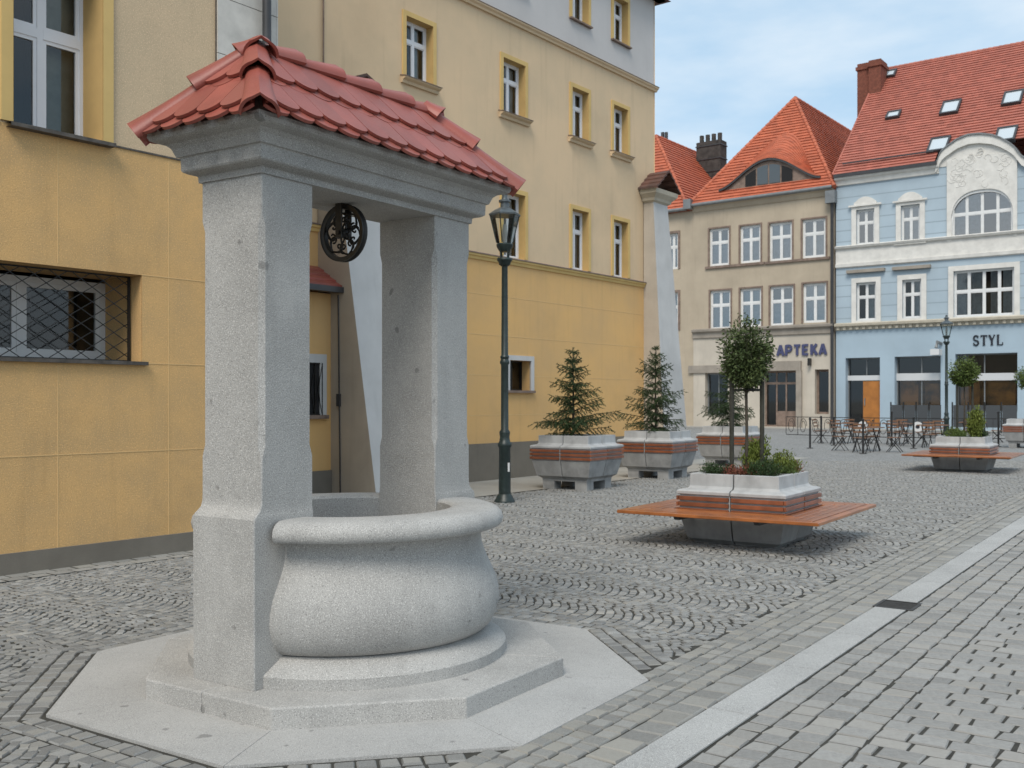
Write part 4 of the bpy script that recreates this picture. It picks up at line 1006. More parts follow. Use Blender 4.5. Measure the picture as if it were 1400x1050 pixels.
# relief ornaments in the panel
for k in range(34):
    t = random.uniform(pn0 + .3, pn1 - .3); z = random.uniform(arch[3] + .15, gtop(t) - .75); a = random.uniform(0, 6)
    pts_ = [(t + (.26 - .018 * i) * cos(a + i * .5), -.10, z + (.26 - .018 * i) * sin(a + i * .5)) for i in range(11)]
    if min(p[2] for p in pts_) > arcz(t) + .05: MB().tube(pts_, .02, 5).build('relief_scroll', 'stucco', bl)
window(bl, *arch, .08, cols=(.25, .5, .75), rows=(.52,), fw=.10, mw=.09, heavy=.03, gm='glass_far', m='white_wood', curtain=[(.02, .46), (.76, .98)], back=.5)
for i, h in enumerate(V1):
    surround(bl, h, wd=.26, proud=.09, m='stucco', nm='stucco_surround'); boxo('window_sill', 'stucco', bl, h[0] - .35, h[1] + .35, -.16, 0, h[2] - .16, h[2])
    c_ = (h[0] + h[1]) / 2; tt = [c_ - .62 + 1.24 * k / 12 for k in range(13)]
    band(tt, [h[3] + .265] * 13, [h[3] + .27 + .42 * max(.1, cos((t - c_) / .62 * pi / 2)) ** .6 for t in tt], -.12, 0).build('window_pediment', 'stucco', bl)
    boxo('window_hood', 'stucco', bl, h[0] - .4, h[1] + .4, -.2, -.091, h[3] + .17, h[3] + .262)
    window(bl, *h, .12, cols=(.5,), rows=(.62,), fw=.08, mw=.07, heavy=.04, gm='glass_far', m='white_wood', curtain=None if i == 0 else [(.0, 1)], back=.5)
for i, h in enumerate(V2):
    surround(bl, h, wd=.26, proud=.09, m='stucco', bottom=True, nm='stucco_surround')
    boxo('window_hood', 'stone_trim', bl, h[0] - .5, h[1] + .5, -.25, 0, h[3] + .55, h[3] + .72)
    window(bl, *h, .12, cols=(.5,), rows=(.62,), fw=.08, mw=.07, heavy=.04, m='white_wood', curtain=[(.55, .9)], back=.5)
surround(bl, big2, wd=.26, proud=.09, m='stucco', bottom=True, nm='stucco_surround')
window(bl, *big2, .12, cols=(.25, .5, .75), rows=(.55,), fw=.08, mw=.08, heavy=.04, m='white_wood', curtain=[(.02, .23), (.27, .48), (.6, .73), (.8, .98)], back=.5)
fz0, fz1 = Z(1150, 361), Z(1150, 341)
moulding(bl, b0_, b1_, 0, [(0, fz0 - .25), (.12, fz0 - .2), (.14, fz0 - .02), (.06, fz0), (.06, fz1), (.2, fz1 + .02), (.26, fz1 + .12), (0, fz1 + .2)], 'stucco', 'frieze')
moulding(bl, b0_, b1_, 0, [(0, cz - .12), (.1, cz - .1), (.12, cz + .06), (.32, cz + .1), (.34, cz + .22), (0, cz + .3)], 'cream_trim', 'dentil_cornice')
dn = MB()
t = b0_ + .1
while t < b1_: dn.box(t, t + .16, -.2, -.08, cz - .1, cz + .07); t += .36
o = dn.build('dentils', 'cream_trim', bl); o['kind'] = 'stuff'
# shop windows
for i, h in enumerate(shop):
    zz = (Z((1180, 1254, 1348)[i], 520) , Z((1180, 1254, 1348)[i], 510))
    fr = (zz[0] - h[2]) / (h[3] - h[2])
    wn = window(bl, *h, .42, cols=(.55,) if i < 2 else (.45,), rows=(), fw=.07, mw=.06, m='zinc', back=.75, backm='interior_warm' if i else 'dark', nm='shop_window')
    boxo('transom_panel', 'white_bar', wn, h[0], h[1], .34, .415, zz[0], zz[1] if i else zz[0] + .28)
    MB().box(h[0] + .02, h[1] - .02, .6, .63, zz[1], h[3]).build('dark_transom_light', 'dark', wn)
for i, h in ((1, shop[1]), (2, shop[2])):
    boxo('display_panel', 'interior_warm', bl, h[0] + .15, h[0] + (.46 if i == 1 else .36) * (h[1] - h[0]), .56, .59, h[2], h[2] + .56 * (h[3] - h[2]))
    boxo('display_panel', 'interior_warm', bl, h[0] + (.6 if i == 1 else .5) * (h[1] - h[0]), h[1] - .2, .62, .65, h[2], h[2] + .50 * (h[3] - h[2]))
h = shop[0]; dd = boxo('door', 'door_wood', bl, h[0] + .46 * (h[1] - h[0]), h[1] - .05, .33, .40, .05, Z(1190, 521)); 
hd = boxo('door_handle', 'zinc', dd, h[0] + .5 * (h[1] - h[0]), h[0] + .5 * (h[1] - h[0]) + .05, .26, .33, 1.3, 1.7)
sg = empty('shop_sign', (*(B0), 0), TB, 'black serif letters STYL above the blue shopfront', 'sign')
xa, xb = T(1329.5), T(1373); zb_, zt_ = Z(1350, 472), Z(1350, 458); pitch = (xb - xa) / 4
for i, ch in enumerate(('S', 'Ts', 'Y', 'L')): letter(sg, LT[ch], xa + i * pitch + .03, zb_, zt_ - zb_, pitch * .80, .085, 'sign_black', y=-.05, dep=.046)
mb = MB().box(T(1278), T(1290), -.9, -.25, Z(1284, 486), Z(1284, 478)); cmx = mb.build('wall_projector', 'sign_white', bl)
MB().tube([(T(1287), -.05, Z(1284, 470)), (T(1285), -.5, Z(1284, 468)), (T(1284), -.6, Z(1284, 476))], .09, 8).build('projector_arm', 'zinc', cmx)
# skylights on the roof plane
rsl = (brz - (bez + .25)) / (bry + .3)
def roofpt(px, py):
    r = (px - 700) / 1400; s__ = (547 - py) / 1400
    # solve q so that the ray meets the plane z = bez+.25+(q+.3)*rsl
    lo, hi = -1, 30
    for _ in range(50):
        q_ = (lo + hi) / 2; t = T(px, q_); Y = (B0 + nb * q_ + eb * t).y; zray = 1.6 + s__ * Y
        if zray > bez + .25 + (q_ + .3) * rsl: lo = q_
        else: hi = q_
    return t, q_, bez + .25 + (q_ + .3) * rsl
for (px, py, ww, hh_) in ((1217, 103, .75, .8), (1222, 159, .8, .75), (1300, 149, 1.0, 1.35), (1385, 136, 1.0, 1.35), (1284, 200, 1.05, 1.35), (1376, 186, 1.0, 1.35)):
    t, q_, z = roofpt(px, py); k = 1 / sqrt(1 + rsl * rsl); dy, dz = k, rsl * k
    def RP(x, s__, h_): return (t + x, q_ + s__ * dy - h_ * dz, z + s__ * dz + h_ * dy)
    f1_ = MB(); a, b = ww / 2, hh_ / 2
    for (x0, x1, s0, s1) in ((-a, -a + .1, -b, b), (a - .1, a, -b, b), (-a + .1, a - .1, -b, -b + .12), (-a + .1, a - .1, b - .12, b)):
        f1_.loops([[RP(x0, s0, -.05), RP(x1, s0, -.05), RP(x1, s1, -.05), RP(x0, s1, -.05)], [RP(x0, s0, .2), RP(x1, s0, .2), RP(x1, s1, .2), RP(x0, s1, .2)]])
    sk = f1_.build('skylight', 'gutter_d', bl)
    MB().add([RP(-a + .1, -b + .12, .15), RP(a - .1, -b + .12, .15), RP(a - .1, b - .12, .15), RP(-a + .1, b - .12, .15)], [(0, 1, 2, 3)]).build('pane', 'roofglass', sk)
# brick chimneys at the verge
q1 = 7.2
for (x0, x1, y0, y1, q_) in ((1172, 1188, 88, 160, 6.2), (1187.5, 1204, 83, 125, 6.0)):
    a, b = T(x0, q_), T(x1, q_); c_ = boxo('chimney', 'brick', bl, a, b, q_, q_ + 1.3, Z(x0, y1, q_) - 2.5, Z(x0, y0, q_)); boxo('cap', 'brick', c_, a - .08, b + .08, q_ - .08, q_ + 1.38, Z(x0, y0, q_) - .4, Z(x0, y0, q_) - .2)

# ================================================================== STREET LAMPS
def make_lamp(loc, label):
    r = empty('street_lamp', (*loc, 0), R(12), label, 'street lamp', 'old-style lantern street lamps')
    MB().lathe([(.0, 0), (.165, 0), (.165, .02), (.14, .05), (.125, .09), (.10, .125), (0.0, .125)], 24).build('base', 'lampmetal', r, smooth=40)
    MB().lathe([(.096, .12), (.09, .85), (.11, .88), (.11, .92), (.085, .95), (.075, 1.02), (.085, 1.08), (.085, 1.10), (.06, 1.14), (.058, 2.15), (.075, 2.18), (.078, 2.2), (.06, 2.24), (.072, 2.28), (.055, 2.31), (.047, 3.70), (.055, 3.72)], 24).build('column', 'lampmetal', r, smooth=40)
    MB().lathe([(.05, 3.70), (.09, 3.73), (.10, 3.77), (.125, 3.80), (.12, 3.83), (0, 3.83)], 16).build('cup', 'lampmetal', r, smooth=40)
    for k in range(4):
        a = k * pi / 2 + .4; MB().tube([(.075 * cos(a), .075 * sin(a), 3.82), (.085 * cos(a), .085 * sin(a), 3.97)], .011, 6).build('cage_bar', 'lampmetal', r)
    MB().lathe([(.0, 3.93), (.08, 3.93), (.125, 4.0), (.135, 4.04), (.12, 4.06), (0, 4.06)], 16).build('lantern_seat', 'lampmetal', r, smooth=40)
    hx = lambda rr, z: [(rr * cos(k * pi / 3), rr * sin(k * pi / 3), z) for k in range(6)]
    zb, zt, rb_, rt = 4.07, 4.50, .13, .235
    for k in range(6):
        j = (k + 1) % 6; A1, A2 = hx(rb_, zb), hx(rt, zt)
        MB().bar(A1[k], A2[k], .014).build('lantern_bar', 'lampmetal', r)
        MB().add([A1[k], A1[j], A2[j], A2[k]], [(0, 1, 2, 3)]).build('lantern_pane', 'glass_lamp', r)
    MB().tube([(0, 0, 4.07), (0, 0, 4.2), (0, 0, 4.36)], [.03, .045, .03], 10).build('bulb', mat('frosted_bulb', (.6, .6, .58), .5) if 'bulbm' not in M else M['bulbm'], r)
    MB().loops([hx(.25, 4.495), hx(.255, 4.52), hx(.16, 4.585), hx(.10, 4.615), hx(.075, 4.63)]).build('lantern_roof', 'lamproof', r)
    MB().lathe([(.07, 4.62), (.07, 4.70), (.095, 4.71), (.095, 4.74), (.05, 4.755), (.04, 4.80), (.045, 4.83), (.0, 4.86)], 14).build('finial', 'lamproof', r, smooth=40)
    return r
l1_ = make_lamp((-.115, 16.1), 'tall dark green lantern street lamp standing just right of the well')
boxo('sticker', 'sign_white', l1_, .03, .06, -.096, -.085, .48, .62)
make_lamp(((1294 - 700) / 1400 * 39, 39), 'far dark lantern street lamp in front of the blue house')

# ================================================================== PLANTERS
def planter(loc, feet, bench, label, soil=True, rz=0.0):
    nm = 'planter_bench' if bench else 'planter'
    r = empty(nm, (*loc, 0), TH + rz, label, 'planter bench' if bench else 'planter', 'planters with seats' if bench else 'concrete planters with slat bands')
    z0 = .19 if feet else .0; S1 = .625
    g = .008
    # four precast quarters split by a dark vertical joint
    for sx in (-1, 1):
        for sy in (-1, 1):
            def q(h, z): return [(sx * g, sy * g, z), (sx * h, sy * g, z), (sx * h, sy * h, z), (sx * g, sy * h, z)]
            seq_ = [q(.47, z0), q(.475, z0 + .012), q(.535, z0 + .05), q(.54, z0 + .07), q(.60, z0 + .31), q(.603, z0 + .335)]
            if sx * sy < 0: seq_ = [list(reversed(x)) for x in seq_]
            MB().loops(seq_).build('lower_body', 'concrete', r, bev=.006)
            seq_ = [q(.60, z0 + .336), q(.60, z0 + .545), q(.625, z0 + .55), q(.628, z0 + .585), q(.60, z0 + .60), q(.53, z0 + .615), q(.515, z0 + .64), q(.512, z0 + .775), q(.44, z0 + .775), q(.43, z0 + .70)]
            if sx * sy < 0: seq_ = [list(reversed(x)) for x in seq_]
            MB().loops(seq_).build('upper_body', 'concrete_w', r, bev=.005)
    MB().add([(-.44, -.44, z0 + .735), (.44, -.44, z0 + .735), (.44, .44, z0 + .735), (-.44, .44, z0 + .735)], [(0, 1, 2, 3)]).build('soil', 'soil', r)
    # wooden slat band
    for k in range(3):
        zz = z0 + .35 + k * .066
        for (ax, sgn) in ((0, -1), (0, 1), (1, -1), (1, 1)):
            o1, o2 = .604, .63
            for hf in (-1, 1):
                a, b = (-.628, -.014) if hf < 0 else (.014, .628)
                if ax == 0: boxo('slat', 'wood', r, a, b, min(sgn * o1, sgn * o2), max(sgn * o1, sgn * o2), zz, zz + .045, bev=.004)
                else: boxo('slat', 'wood', r, min(sgn * o1, sgn * o2), max(sgn * o1, sgn * o2), a * .955, b * .955, zz, zz + .045, bev=.004)
    if feet:
        boxo('base_slab', 'concrete', r, -.46, .46, -.46, .46, .15, .19)
        for sx in (-1, 1):
            for sy in (-1, 1): boxo('foot', 'concrete', r, sx * .335 - .12, sx * .335 + .12, sy * .335 - .12, sy * .335 + .12, 0, .15)
    if bench:
        H = 1.13; I = .655; n = 5; wd = (H - I) / n
        for side in range(4):
            c_, s__ = cos(side * pi / 2), sin(side * pi / 2)
            for k in range(n):
                h0, h1 = I + k * wd + .008, I + (k + 1) * wd - .008
                pts_ = [(-h0, -h0), (h0, -h0), (h1, -h1), (-h1, -h1)]
                pts_ = [(x * c_ - y * s__, x * s__ + y * c_) for x, y in pts_]
                MB().prism(pts_, .345, .385 - (.004 if k == n - 1 else 0)).build('seat_board', 'wood_seat', r, bev=.006)
            # brackets below
            for t_ in (-.45, .45):
                mb = MB().add([(t_ - .03, -.45, .30), (t_ + .03, -.45, .30), (t_ + .03, -1.0, .30), (t_ - .03, -1.0, .30), (t_ - .03, -.45, .344), (t_ + .03, -.45, .344), (t_ + .03, -1.05, .344), (t_ - .03, -1.05, .344)], [(0, 1, 2, 3), (7, 6, 5, 4), (0, 4, 5, 1), (2, 6, 7, 3), (1, 5, 6, 2), (3, 7, 4, 0)])
                mb.v = [(x * c_ - y * s__, x * s__ + y * c_, z) for x, y, z in mb.v]; mb.build('seat_bracket', 'gutter_d', r)
    return r
pl = [((1.19, 18.67), 'concrete planter with spruce nearest the street lamp'), ((3.03, 21.3), 'concrete planter with spruce in front of the buttress, second from the lamp'), ((5.35, 25.1), 'concrete planter with spruce half hidden behind the leafy tree')]
for p, lb in pl: planter(p, True, False, lb)
planter((17.35, 34.6), True, False, 'concrete planter with slat band at the right edge of the photo')
BC1 = (2.72, 11.7); BC2 = (10.32, 23.37)
planter(BC1, False, True, 'near square planter bench with orange wooden seat round a leafy tree')
planter(BC2, False, True, 'far square planter bench with orange wooden seat in front of the café')
# ================================================================== VEGETATION
def leafmesh(name, m, par, pts_, dirs, ln, wd, rnd):
    """many small leaf blades, arrays"""
    n = len(pts_); P = np.array(pts_); Dd = np.array(dirs); Dd /= np.linalg.norm(Dd, axis=1, keepdims=True) + 1e-9
    rv = rnd.normal(size=(n, 3)); Sd = np.cross(Dd, rv); Sd /= np.linalg.norm(Sd, axis=1, keepdims=True) + 1e-9
    Nn = np.cross(Sd, Dd)
    l = ln * rnd.uniform(.6, 1.3, (n, 1)); w_ = wd * rnd.uniform(.7, 1.3, (n, 1))
    V = np.stack([P, P + Dd * l * .5 + Sd * w_ / 2 + Nn * l * .06, P + Dd * l, P + Dd * l * .5 - Sd * w_ / 2 + Nn * l * .06], 1).reshape(-1, 3)
    F = np.arange(n * 4).reshape(-1, 4)
    me = bpy.data.meshes.new(name); me.vertices.add(len(V)); me.vertices.foreach_set('co', V.astype(np.float32).ravel())
    me.loops.add(F.size); me.loops.foreach_set('vertex_index', F.astype(np.int32).ravel())
    me.polygons.add(len(F)); me.polygons.foreach_set('loop_start', (np.arange(len(F)) * 4).astype(np.int32)); me.update(calc_edges=True)
    return link(name, me, m, par)
def spruce(loc, z, h, wid, seed, label):
    rd = random.Random(seed); rn = np.random.default_rng(seed)
    r = empty('spruce_tree', (*loc, z), rd.uniform(0, 6), label, 'spruce tree', 'small spruces in the planters')
    tb = MB().tube([(0, 0, 0), (.01, 0, h * .5), (0, .01, h)], [.028, .018, .004], 8); tr_ = tb.build('trunk', 'bark', r)
    br = MB(); P, D_ = [], []
    lv = 0.06 * h; k = 0
    while lv < h * .985:
        f = lv / h; nbr = rd.randint(5, 8) if f < .85 else 4
        for i in range(nbr):
            a = 2 * pi * (i + rd.uniform(-.3, .3)) / nbr + k * .7
            L_ = wid * (1 - f) ** .75 * rd.uniform(.5, 1.15) + .06
            if rd.random() < .15: L_ *= 1.25
            rise = rd.uniform(.1, .6) if f < .6 else rd.uniform(.4, .9)
            pts_ = []
            for j in range(7):
                s__ = j / 6; rr = L_ * s__; zz = lv + L_ * rise * s__ - .30 * L_ * s__ * s__ + .12 * L_ * s__ ** 4
                pts_.append(Vector((rr * cos(a), rr * sin(a), zz)))
            br.tube(pts_, [.007 * (1 - .8 * j / 6) for j in range(7)], 4)
            # side twigs hanging
            nt_ = max(3, int(L_ / .075))
            for t_ in range(nt_):
                s__ = .12 + .88 * t_ / nt_; idx = min(5, int(s__ * 6)); base = pts_[idx] + (pts_[idx + 1] - pts_[idx]) * (s__ * 6 - idx)
                for sd_ in (-1, 1):
                    ta = a + sd_ * rd.uniform(.5, 1.0); tl_ = L_ * .34 * (1 - .5 * s__) * rd.uniform(.6, 1.2) + .03
                    dr_ = Vector((cos(ta), sin(ta), rd.uniform(-1.1, -.25))).normalized()
                    m_ = max(5, int(tl_ / .0042))
                    for q in range(m_):
                        p = base + dr_ * tl_ * q / m_; P.append(p); ph = rd.uniform(0, 6.28)
                        D_.append(dr_ * .9 + Vector((cos(ph), sin(ph), rd.uniform(-.6, .6))) * .7)
            m_ = int(L_ / .0036)
            for q in range(m_):
                s__ = q / m_ * .98; idx = min(5, int(s__ * 6)); p = pts_[idx] + (pts_[idx + 1] - pts_[idx]) * (s__ * 6 - idx); ph = rd.uniform(0, 6.28)
                P.append(p); D_.append((pts_[-1] - pts_[0]).normalized() + Vector((cos(ph), sin(ph), rd.uniform(-.5, .8))) * .8)
        lv += h * (.078 if f < .7 else .09) * rd.uniform(.8, 1.2); k += 1
    for q in range(60): P.append(Vector((0, 0, h * (.9 + .1 * q / 60)))); ph = rd.uniform(0, 6.28); D_.append(Vector((cos(ph), sin(ph), .8)))
    br.build('branches', 'bark', r)
    leafmesh('crown', 'needles', r, [tuple(p) for p in P], [tuple(d) for d in D_], .032, .009, rn)
    return r
spruce((1.12, 18.7), .9, 1.66, .68, 4, 'tallest potted spruce, in front of the yellow wall beside the street lamp')
spruce((3.0, 21.35), .9, 1.83, .70, 9, 'potted spruce in front of the pale buttress')
spruce((5.35, 25.1), .9, 1.75, .62, 15, 'potted spruce in front of the shop window, behind the leafy tree')
def balltree(loc, z, trunk_h, rx, rz, n, label, lsz, m='leaves', stakes=True, seed=1, small=False):
    rd = random.Random(seed); rn = np.random.default_rng(seed)
    r = empty('leafy_tree', (*loc, z), 0, label, 'tree', 'round-headed small trees in planter benches')
    cz_ = trunk_h + rz * .92
    MB().tube([(0, 0, 0), (.008, 0, trunk_h * .5), (0, 0, trunk_h), (0, 0, trunk_h + rz * .5)], [.02, .017, .016, .008], 10).build('trunk', 'bark', r, smooth=60)
    br = MB(); P, D_ = [], []
    nb_ = 64
    for k in range(nb_):
        th = rd.uniform(0, 2 * pi); cph = rd.uniform(-.75, 1); sph = sqrt(1 - cph * cph); rr = rd.uniform(.70, 1.0)
        if rd.random() < .1: rr *= 1.1
        tip = Vector((rx * rr * sph * cos(th), rx * rr * sph * sin(th), cz_ + rz * rr * cph))
        st_ = Vector((0, 0, trunk_h + rd.uniform(-.02, rz * .3))); mid = st_.lerp(tip, .5) + Vector((rd.uniform(-.04, .04), rd.uniform(-.04, .04), -.03))
        br.tube([st_, mid, tip], [.007, .005, .002], 5)
        cc = int(n / nb_)
        for q in range(cc):
            s__ = rd.random() ** .55; p = st_.lerp(mid, s__ * 2) if s__ < .5 else mid.lerp(tip, s__ * 2 - 1)
            sp = .02 + rx * .14 * s__
            p = p + Vector((rd.gauss(0, sp), rd.gauss(0, sp), rd.gauss(0, sp)))
            if p.z < trunk_h - .02: p.z = trunk_h + rd.uniform(0, .1)
            P.append(tuple(p)); o_ = p - Vector((0, 0, cz_)); D_.append((o_.x / rx + rd.gauss(0, .6), o_.y / rx + rd.gauss(0, .6), o_.z / rz * .6 + rd.gauss(0, .6)))
    br.build('branches', 'bark', r)
    kp = [i for i, p in enumerate(P) if (p[0] / rx) ** 2 + (p[1] / rx) ** 2 + ((p[2] - cz_) / rz) ** 2 < rd.uniform(.95, 1.35)]
    P = [P[i] for i in kp]; D_ = [D_[i] for i in kp]
    leafmesh('crown', m, r, P, D_, lsz, lsz * .46, rn)
    if stakes:
        s_o = empty('tree_stakes', (*loc, z), .12, label_st, 'tree stake'); 
        for (x, y) in ((-.17, 0), (.17, -.05)):
            MB().tube([(x, y, -.02), (x, y, trunk_h + .08)], .026, 10).build('post', 'stake', s_o, smooth=60)
        MB().bar((-.17, -.0, trunk_h - .02), (.17, -.05, trunk_h - .02), .035, .03).build('crossbar', 'stake', s_o)
        MB().tube([(.02 + .05 * cos(a), .0 + .05 * sin(a) - .02, trunk_h - .02) for a in [i * .6 for i in range(12)]], .012, 6).build('tie_strap', 'iron', s_o)
    return r
label_st = 'two dark wooden stakes with crossbar holding the near leafy tree'
balltree((BC1[0] - .045, BC1[1]), .735, 1.0, .295, .43, 8500, 'round leafy tree on thin trunk in the near planter bench', .046, seed=3)
label_st = 'thin wooden stakes beside the small round tree of the far bench'
balltree(BC2, .735, 1.22, .33, .33, 5500, 'small round bright green tree in the far planter bench', .055, 'leaves_b', True, seed=5)
balltree((17.45, 34.6), .92, 1.05, .42, .42, 4500, 'small round green tree at the right edge of the photo', .06, 'leaves_b', False, seed=8)
def shrub(loc, z, rx, h, n, m, label, seed, lsz=.03, upright=0, nm='shrub', cat='shrub', rxy=None):
    rd = random.Random(seed); rn = np.random.default_rng(seed); r = empty(nm, (*loc, z), 0, label, cat)
    P, D_ = [], []; br = MB(); ns = 18
    for k in range(ns):
        a = rd.uniform(0, 6.28); rr = rx * sqrt(rd.random()); x, y = rr * cos(a), rr * sin(a); hh = h * (1 - .55 * (rr / rx) ** 2) * rd.uniform(.65, 1.1)
        lean = .35 * (1 - upright); tip = Vector((x * (1 + lean), y * (1 + lean), hh)); base = Vector((x * .5, y * .5, -.02))
        br.tube([base, tip], [.006, .002], 4)
        for q in range(n * 2 // ns):
            s__ = rd.random() ** .6; sp = .018 + rx * .16 * (1 - upright * .5)
            p = base.lerp(tip, s__) + Vector((rd.gauss(0, sp), rd.gauss(0, sp), rd.gauss(0, sp * .6)))
            if p.z < 0: p.z = abs(p.z)
            P.append(tuple(p)); D_.append((rd.gauss(0, .5) + p.x, rd.gauss(0, .5) + p.y, .5 + upright + rd.gauss(0, .3)))
    br.build('stems', 'bark', r); leafmesh('foliage', m, r, P, D_, lsz, lsz * .35, rn); return r
def bl_(c, a, b): p = Vector(c) + u * a + v * b; return (p.x, p.y)
zs = .735
shrub(bl_(BC1, .12, -.05), zs, .17, .42, 1500, 'leaves_y', 'tall yellow-green feathery shrub round the near tree trunk', 21, .045, .8)
shrub(bl_(BC1, .25, -.30), zs, .15, .27, 1300, 'leaves_y', 'lower yellow-green shrub beside the right stake in the near planter', 27, .035, .7)
shrub(bl_(BC1, -.28, .28), zs, .17, .13, 1500, 'leaves_d', 'dark green cushion shrub at the left corner of the near planter', 22, .026)
shrub(bl_(BC1, -.30, -.02), zs, .14, .12, 1200, 'flowers', 'low reddish flowering heather at the front of the near planter', 23, .026, .2, 'flower', 'flower')
shrub(bl_(BC1, -.22, -.26), zs, .18, .20, 1800, 'leaves_d', 'dense dark green shrub at the front corner of the near planter', 24, .026, .4)
shrub(bl_(BC1, .12, -.33), zs, .14, .15, 1200, 'leaves_b', 'mid green rounded shrub between tree and right corner of the near planter', 25, .028, .3)
shrub(bl_(BC1, .30, -.33), zs, .13, .17, 1300, 'flowers', 'reddish green shrub at the right end of the near planter', 26, .028, .4)
shrub(bl_(BC2, .0, -.25), zs, .16, .75, 1500, 'leaves_y', 'tall grassy shrub beside the far tree trunk', 31, .06, .9)
shrub(bl_(BC2, -.2, .15), zs, .2, .22, 1200, 'leaves_b', 'low green shrub on the left of the far planter bench', 32, .04, .3)
shrub(bl_(BC2, .1, -.38), zs, .1, .2, 500, 'leaves_d', 'small dark shrub at the right of the far planter bench', 33, .04, .3)

# ================================================================== CAFÉ
def bistro_table(loc, rz, label, big=.7):
    r = empty('cafe_table', (*loc, 0), rz, label, 'table', 'folding café tables')
    for k in range(7):
        y = -big / 2 + k * big / 7; boxo('table_slat', 'wood_cafe', r, -big / 2 - .1, big / 2 + .1, y + .006, y + big / 7 - .006, .73, .76)
    for sx in (-1, 1):
        MB().bar((sx * .3, -big / 2 + .04, 0), (sx * .3, big / 2 - .04, .72), .025).bar((sx * .3, big / 2 - .04, 0), (sx * .3, -big / 2 + .04, .72), .025).build('leg', 'iron', r)
    MB().bar((-.3, 0, .36), (.3, 0, .36), .02).build('stretcher', 'iron', r)
    return r
def bistro_chair(loc, rz, label):
    r = empty('cafe_chair', (*loc, 0), rz, label, 'chair', 'folding café chairs')
    for k in range(5): boxo('seat_slat', 'wood_cafe', r, -.2, .2, -.2 + k * .08, -.13 + k * .08, .44, .46)
    for sx in (-1, 1):
        MB().bar((sx * .2, .2, 0), (sx * .2, -.16, .44), .022).build('leg', 'iron', r)
        MB().tube([(sx * .2, -.22, 0), (sx * .2, .12, .44), (sx * .19, .24, .88)], .012, 6).build('leg', 'iron', r)
    for z in (.6, .72, .83): boxo('back_slat', 'wood_cafe', r, -.19, .19, .16 + (z - .6) * .25, .18 + (z - .6) * .25, z, z + .05)
    MB().bar((-.2, .1, .42), (.2, .1, .42), .018).build('stretcher', 'iron', r)
    return r
tabs = [(1185, 617, 'front café table nearest the near iron post', 'front table'), (1227, 607, 'café table behind the white disc on the railing', 'table behind the white disc'), (1276, 611, 'café table left of the far lamp', 'table left of the far lamp'), (1330, 604, 'café table behind the far planter bench', 'table behind the far bench'), (1152, 606, 'leftmost café table near the pharmacy door', 'leftmost table')]
pos = ['on its left', 'on its right', 'on the side of the square', 'on the side of the houses']
rd = random.Random(12)
for i, (px, py, lb, sh) in enumerate(tabs):
    x, y = G(px, py); bistro_table((x, y), TB + rd.uniform(-.1, .1), lb)
    for j, (dx, dy) in enumerate(((-.85, 0), (.85, .05), (.1, -.8), (-.1, .8))):
        c, s__ = cos(TB), sin(TB); ax, ay = dx * c - dy * s__, dx * s__ + dy * c
        rz = math.atan2(dy, dx) - pi / 2 + TB + rd.uniform(-.2, .2)
        bistro_chair((x + ax, y + ay), rz, 'folding chair at the %s, %s' % (sh, pos[j]))
# railing posts and scrolled rail panels round the café
def rpost(px, py, h, label):
    x, y = G(px, py); r = empty('railing_post', (x, y, 0), 0, label, 'post', 'thin iron posts round the café')
    MB().tube([(0, 0, 0), (0, 0, h)], .032, 10).build('post', 'iron', r); MB().lathe([(0, 0), (.11, 0), (.1, .02), (0, .025)], 14).build('foot', 'iron', r); MB().lathe([(.0, h - .01), (.045, h), (.045, h + .05), (0, h + .07)], 10).build('knob', 'iron', r)
    return Vector((x, y))
pp = [rpost(1107.5, 613, .95, 'left front iron post of the café railing'), rpost(1140, 609, .95, 'iron post of the café railing, second from the left'), rpost(1180, 620.5, .98, 'nearest iron post, in front of the café tables'), rpost(1219, 610, 1.15, 'iron post right of the front café table'), rpost(1249, 613.5, .98, 'iron post left of the far planter bench'), rpost(1365, 611, 1.15, 'iron post right of the far planter bench'), rpost(1122.5, 606, .95, 'iron post between the two left railing posts')]
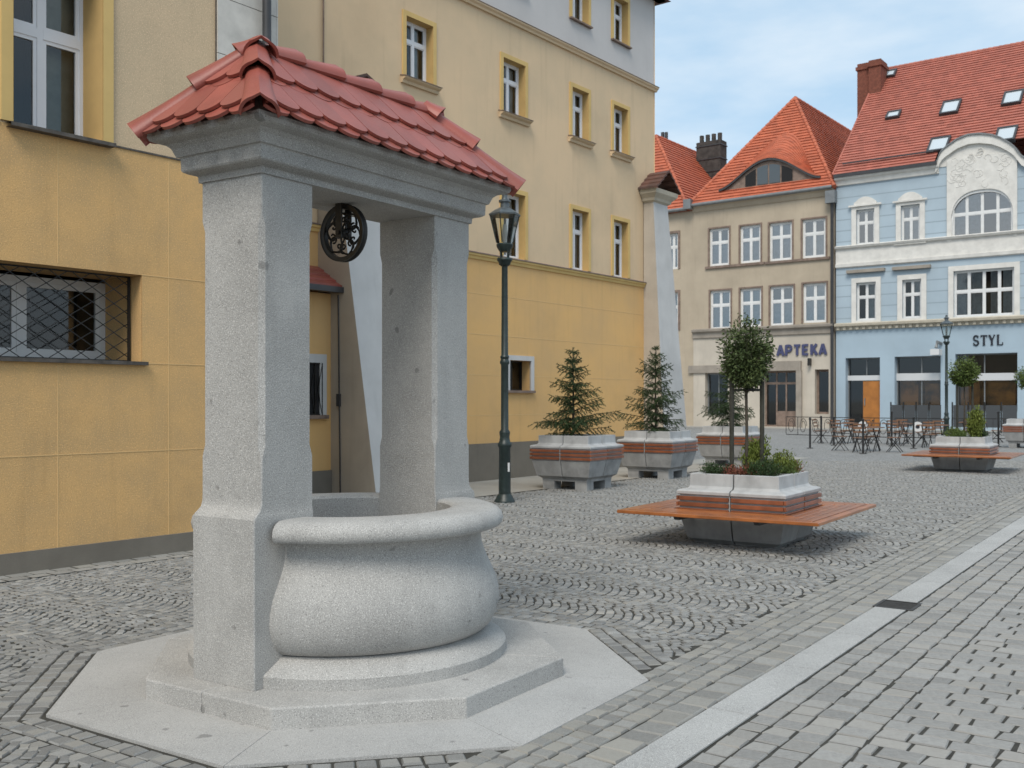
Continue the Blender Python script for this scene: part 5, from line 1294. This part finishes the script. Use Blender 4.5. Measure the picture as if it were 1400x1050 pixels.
def rail(p, q_, label, disc=0):
    d = q_ - p; ang_ = math.atan2(d.y, d.x); Ln = d.length
    r = empty('scroll_railing', (p.x, p.y, 0), ang_, label, 'railing', 'low iron scroll railings of the café')
    MB().bar((.05, 0, .88), (Ln - .05, 0, .88), .03).build('top_rail', 'iron', r); MB().bar((.05, 0, .12), (Ln - .05, 0, .12), .03).build('bottom_rail', 'iron', r)
    n = max(2, int(Ln / .62))
    for k in range(n):
        cx = (k + .5) * Ln / n
        pts_ = [(cx + .2 * cos(a) * (1 - a / 16), 0, .5 + .34 * sin(a) * (1 - a / 20)) for a in [i * .45 for i in range(20)]]
        MB().tube(pts_, .013, 5).build('scroll', 'iron', r)
        MB().bar((cx - Ln / n / 2 + .03, 0, .12), (cx - Ln / n / 2 + .03, 0, .88), .018).build('baluster', 'iron', r)
    if disc:
        MB().tube([(Ln * .5, -.03, .55), (Ln * .5, -.05, .55)], .2, 20).build('disc', 'sign_white', r); MB().tube([(Ln * .5, -.051, .55), (Ln * .5, -.056, .55)], .08, 16).build('disc_mark', 'sign_black', r)
far1 = Vector(G(1074, 597.5))
rail(far1, Vector(G(1140, 600)), 'scroll railing in front of the pharmacy door')
rail(Vector(G(1140, 600)), Vector(G(1222, 602)), 'scroll railing with white discs in front of the blue shop door', 1)
rail(Vector(G(1222, 602)), Vector(G(1288, 603)), 'scroll railing in front of the middle shop window', 1)
rail(Vector(G(1300, 603)), Vector(G(1385, 604)), 'scroll railing behind the far planter bench')
# dark windbreak screen by the shop
for (x0, x1, lb) in ((1218, 1288, 'dark grey windbreak screen below the middle shop window'), (1302, 1392, 'dark grey windbreak screen below the right shop window')):
    a = T(x0, -3.2); b = T(x1, -3.2); r = empty('windbreak', (*(B0 + eb * a + nb * -3.2), 0), TB, lb, 'screen', 'dark windbreak screens')
    n = 4; ww = (b - a) / n
    for k in range(n):
        boxo('panel', 'barrier', r, k * ww + .05, (k + 1) * ww - .05, -.02, .02, .25, 1.35); boxo('frame_post', 'iron', r, k * ww - .03, k * ww + .03, -.03, .03, 0, 1.5)
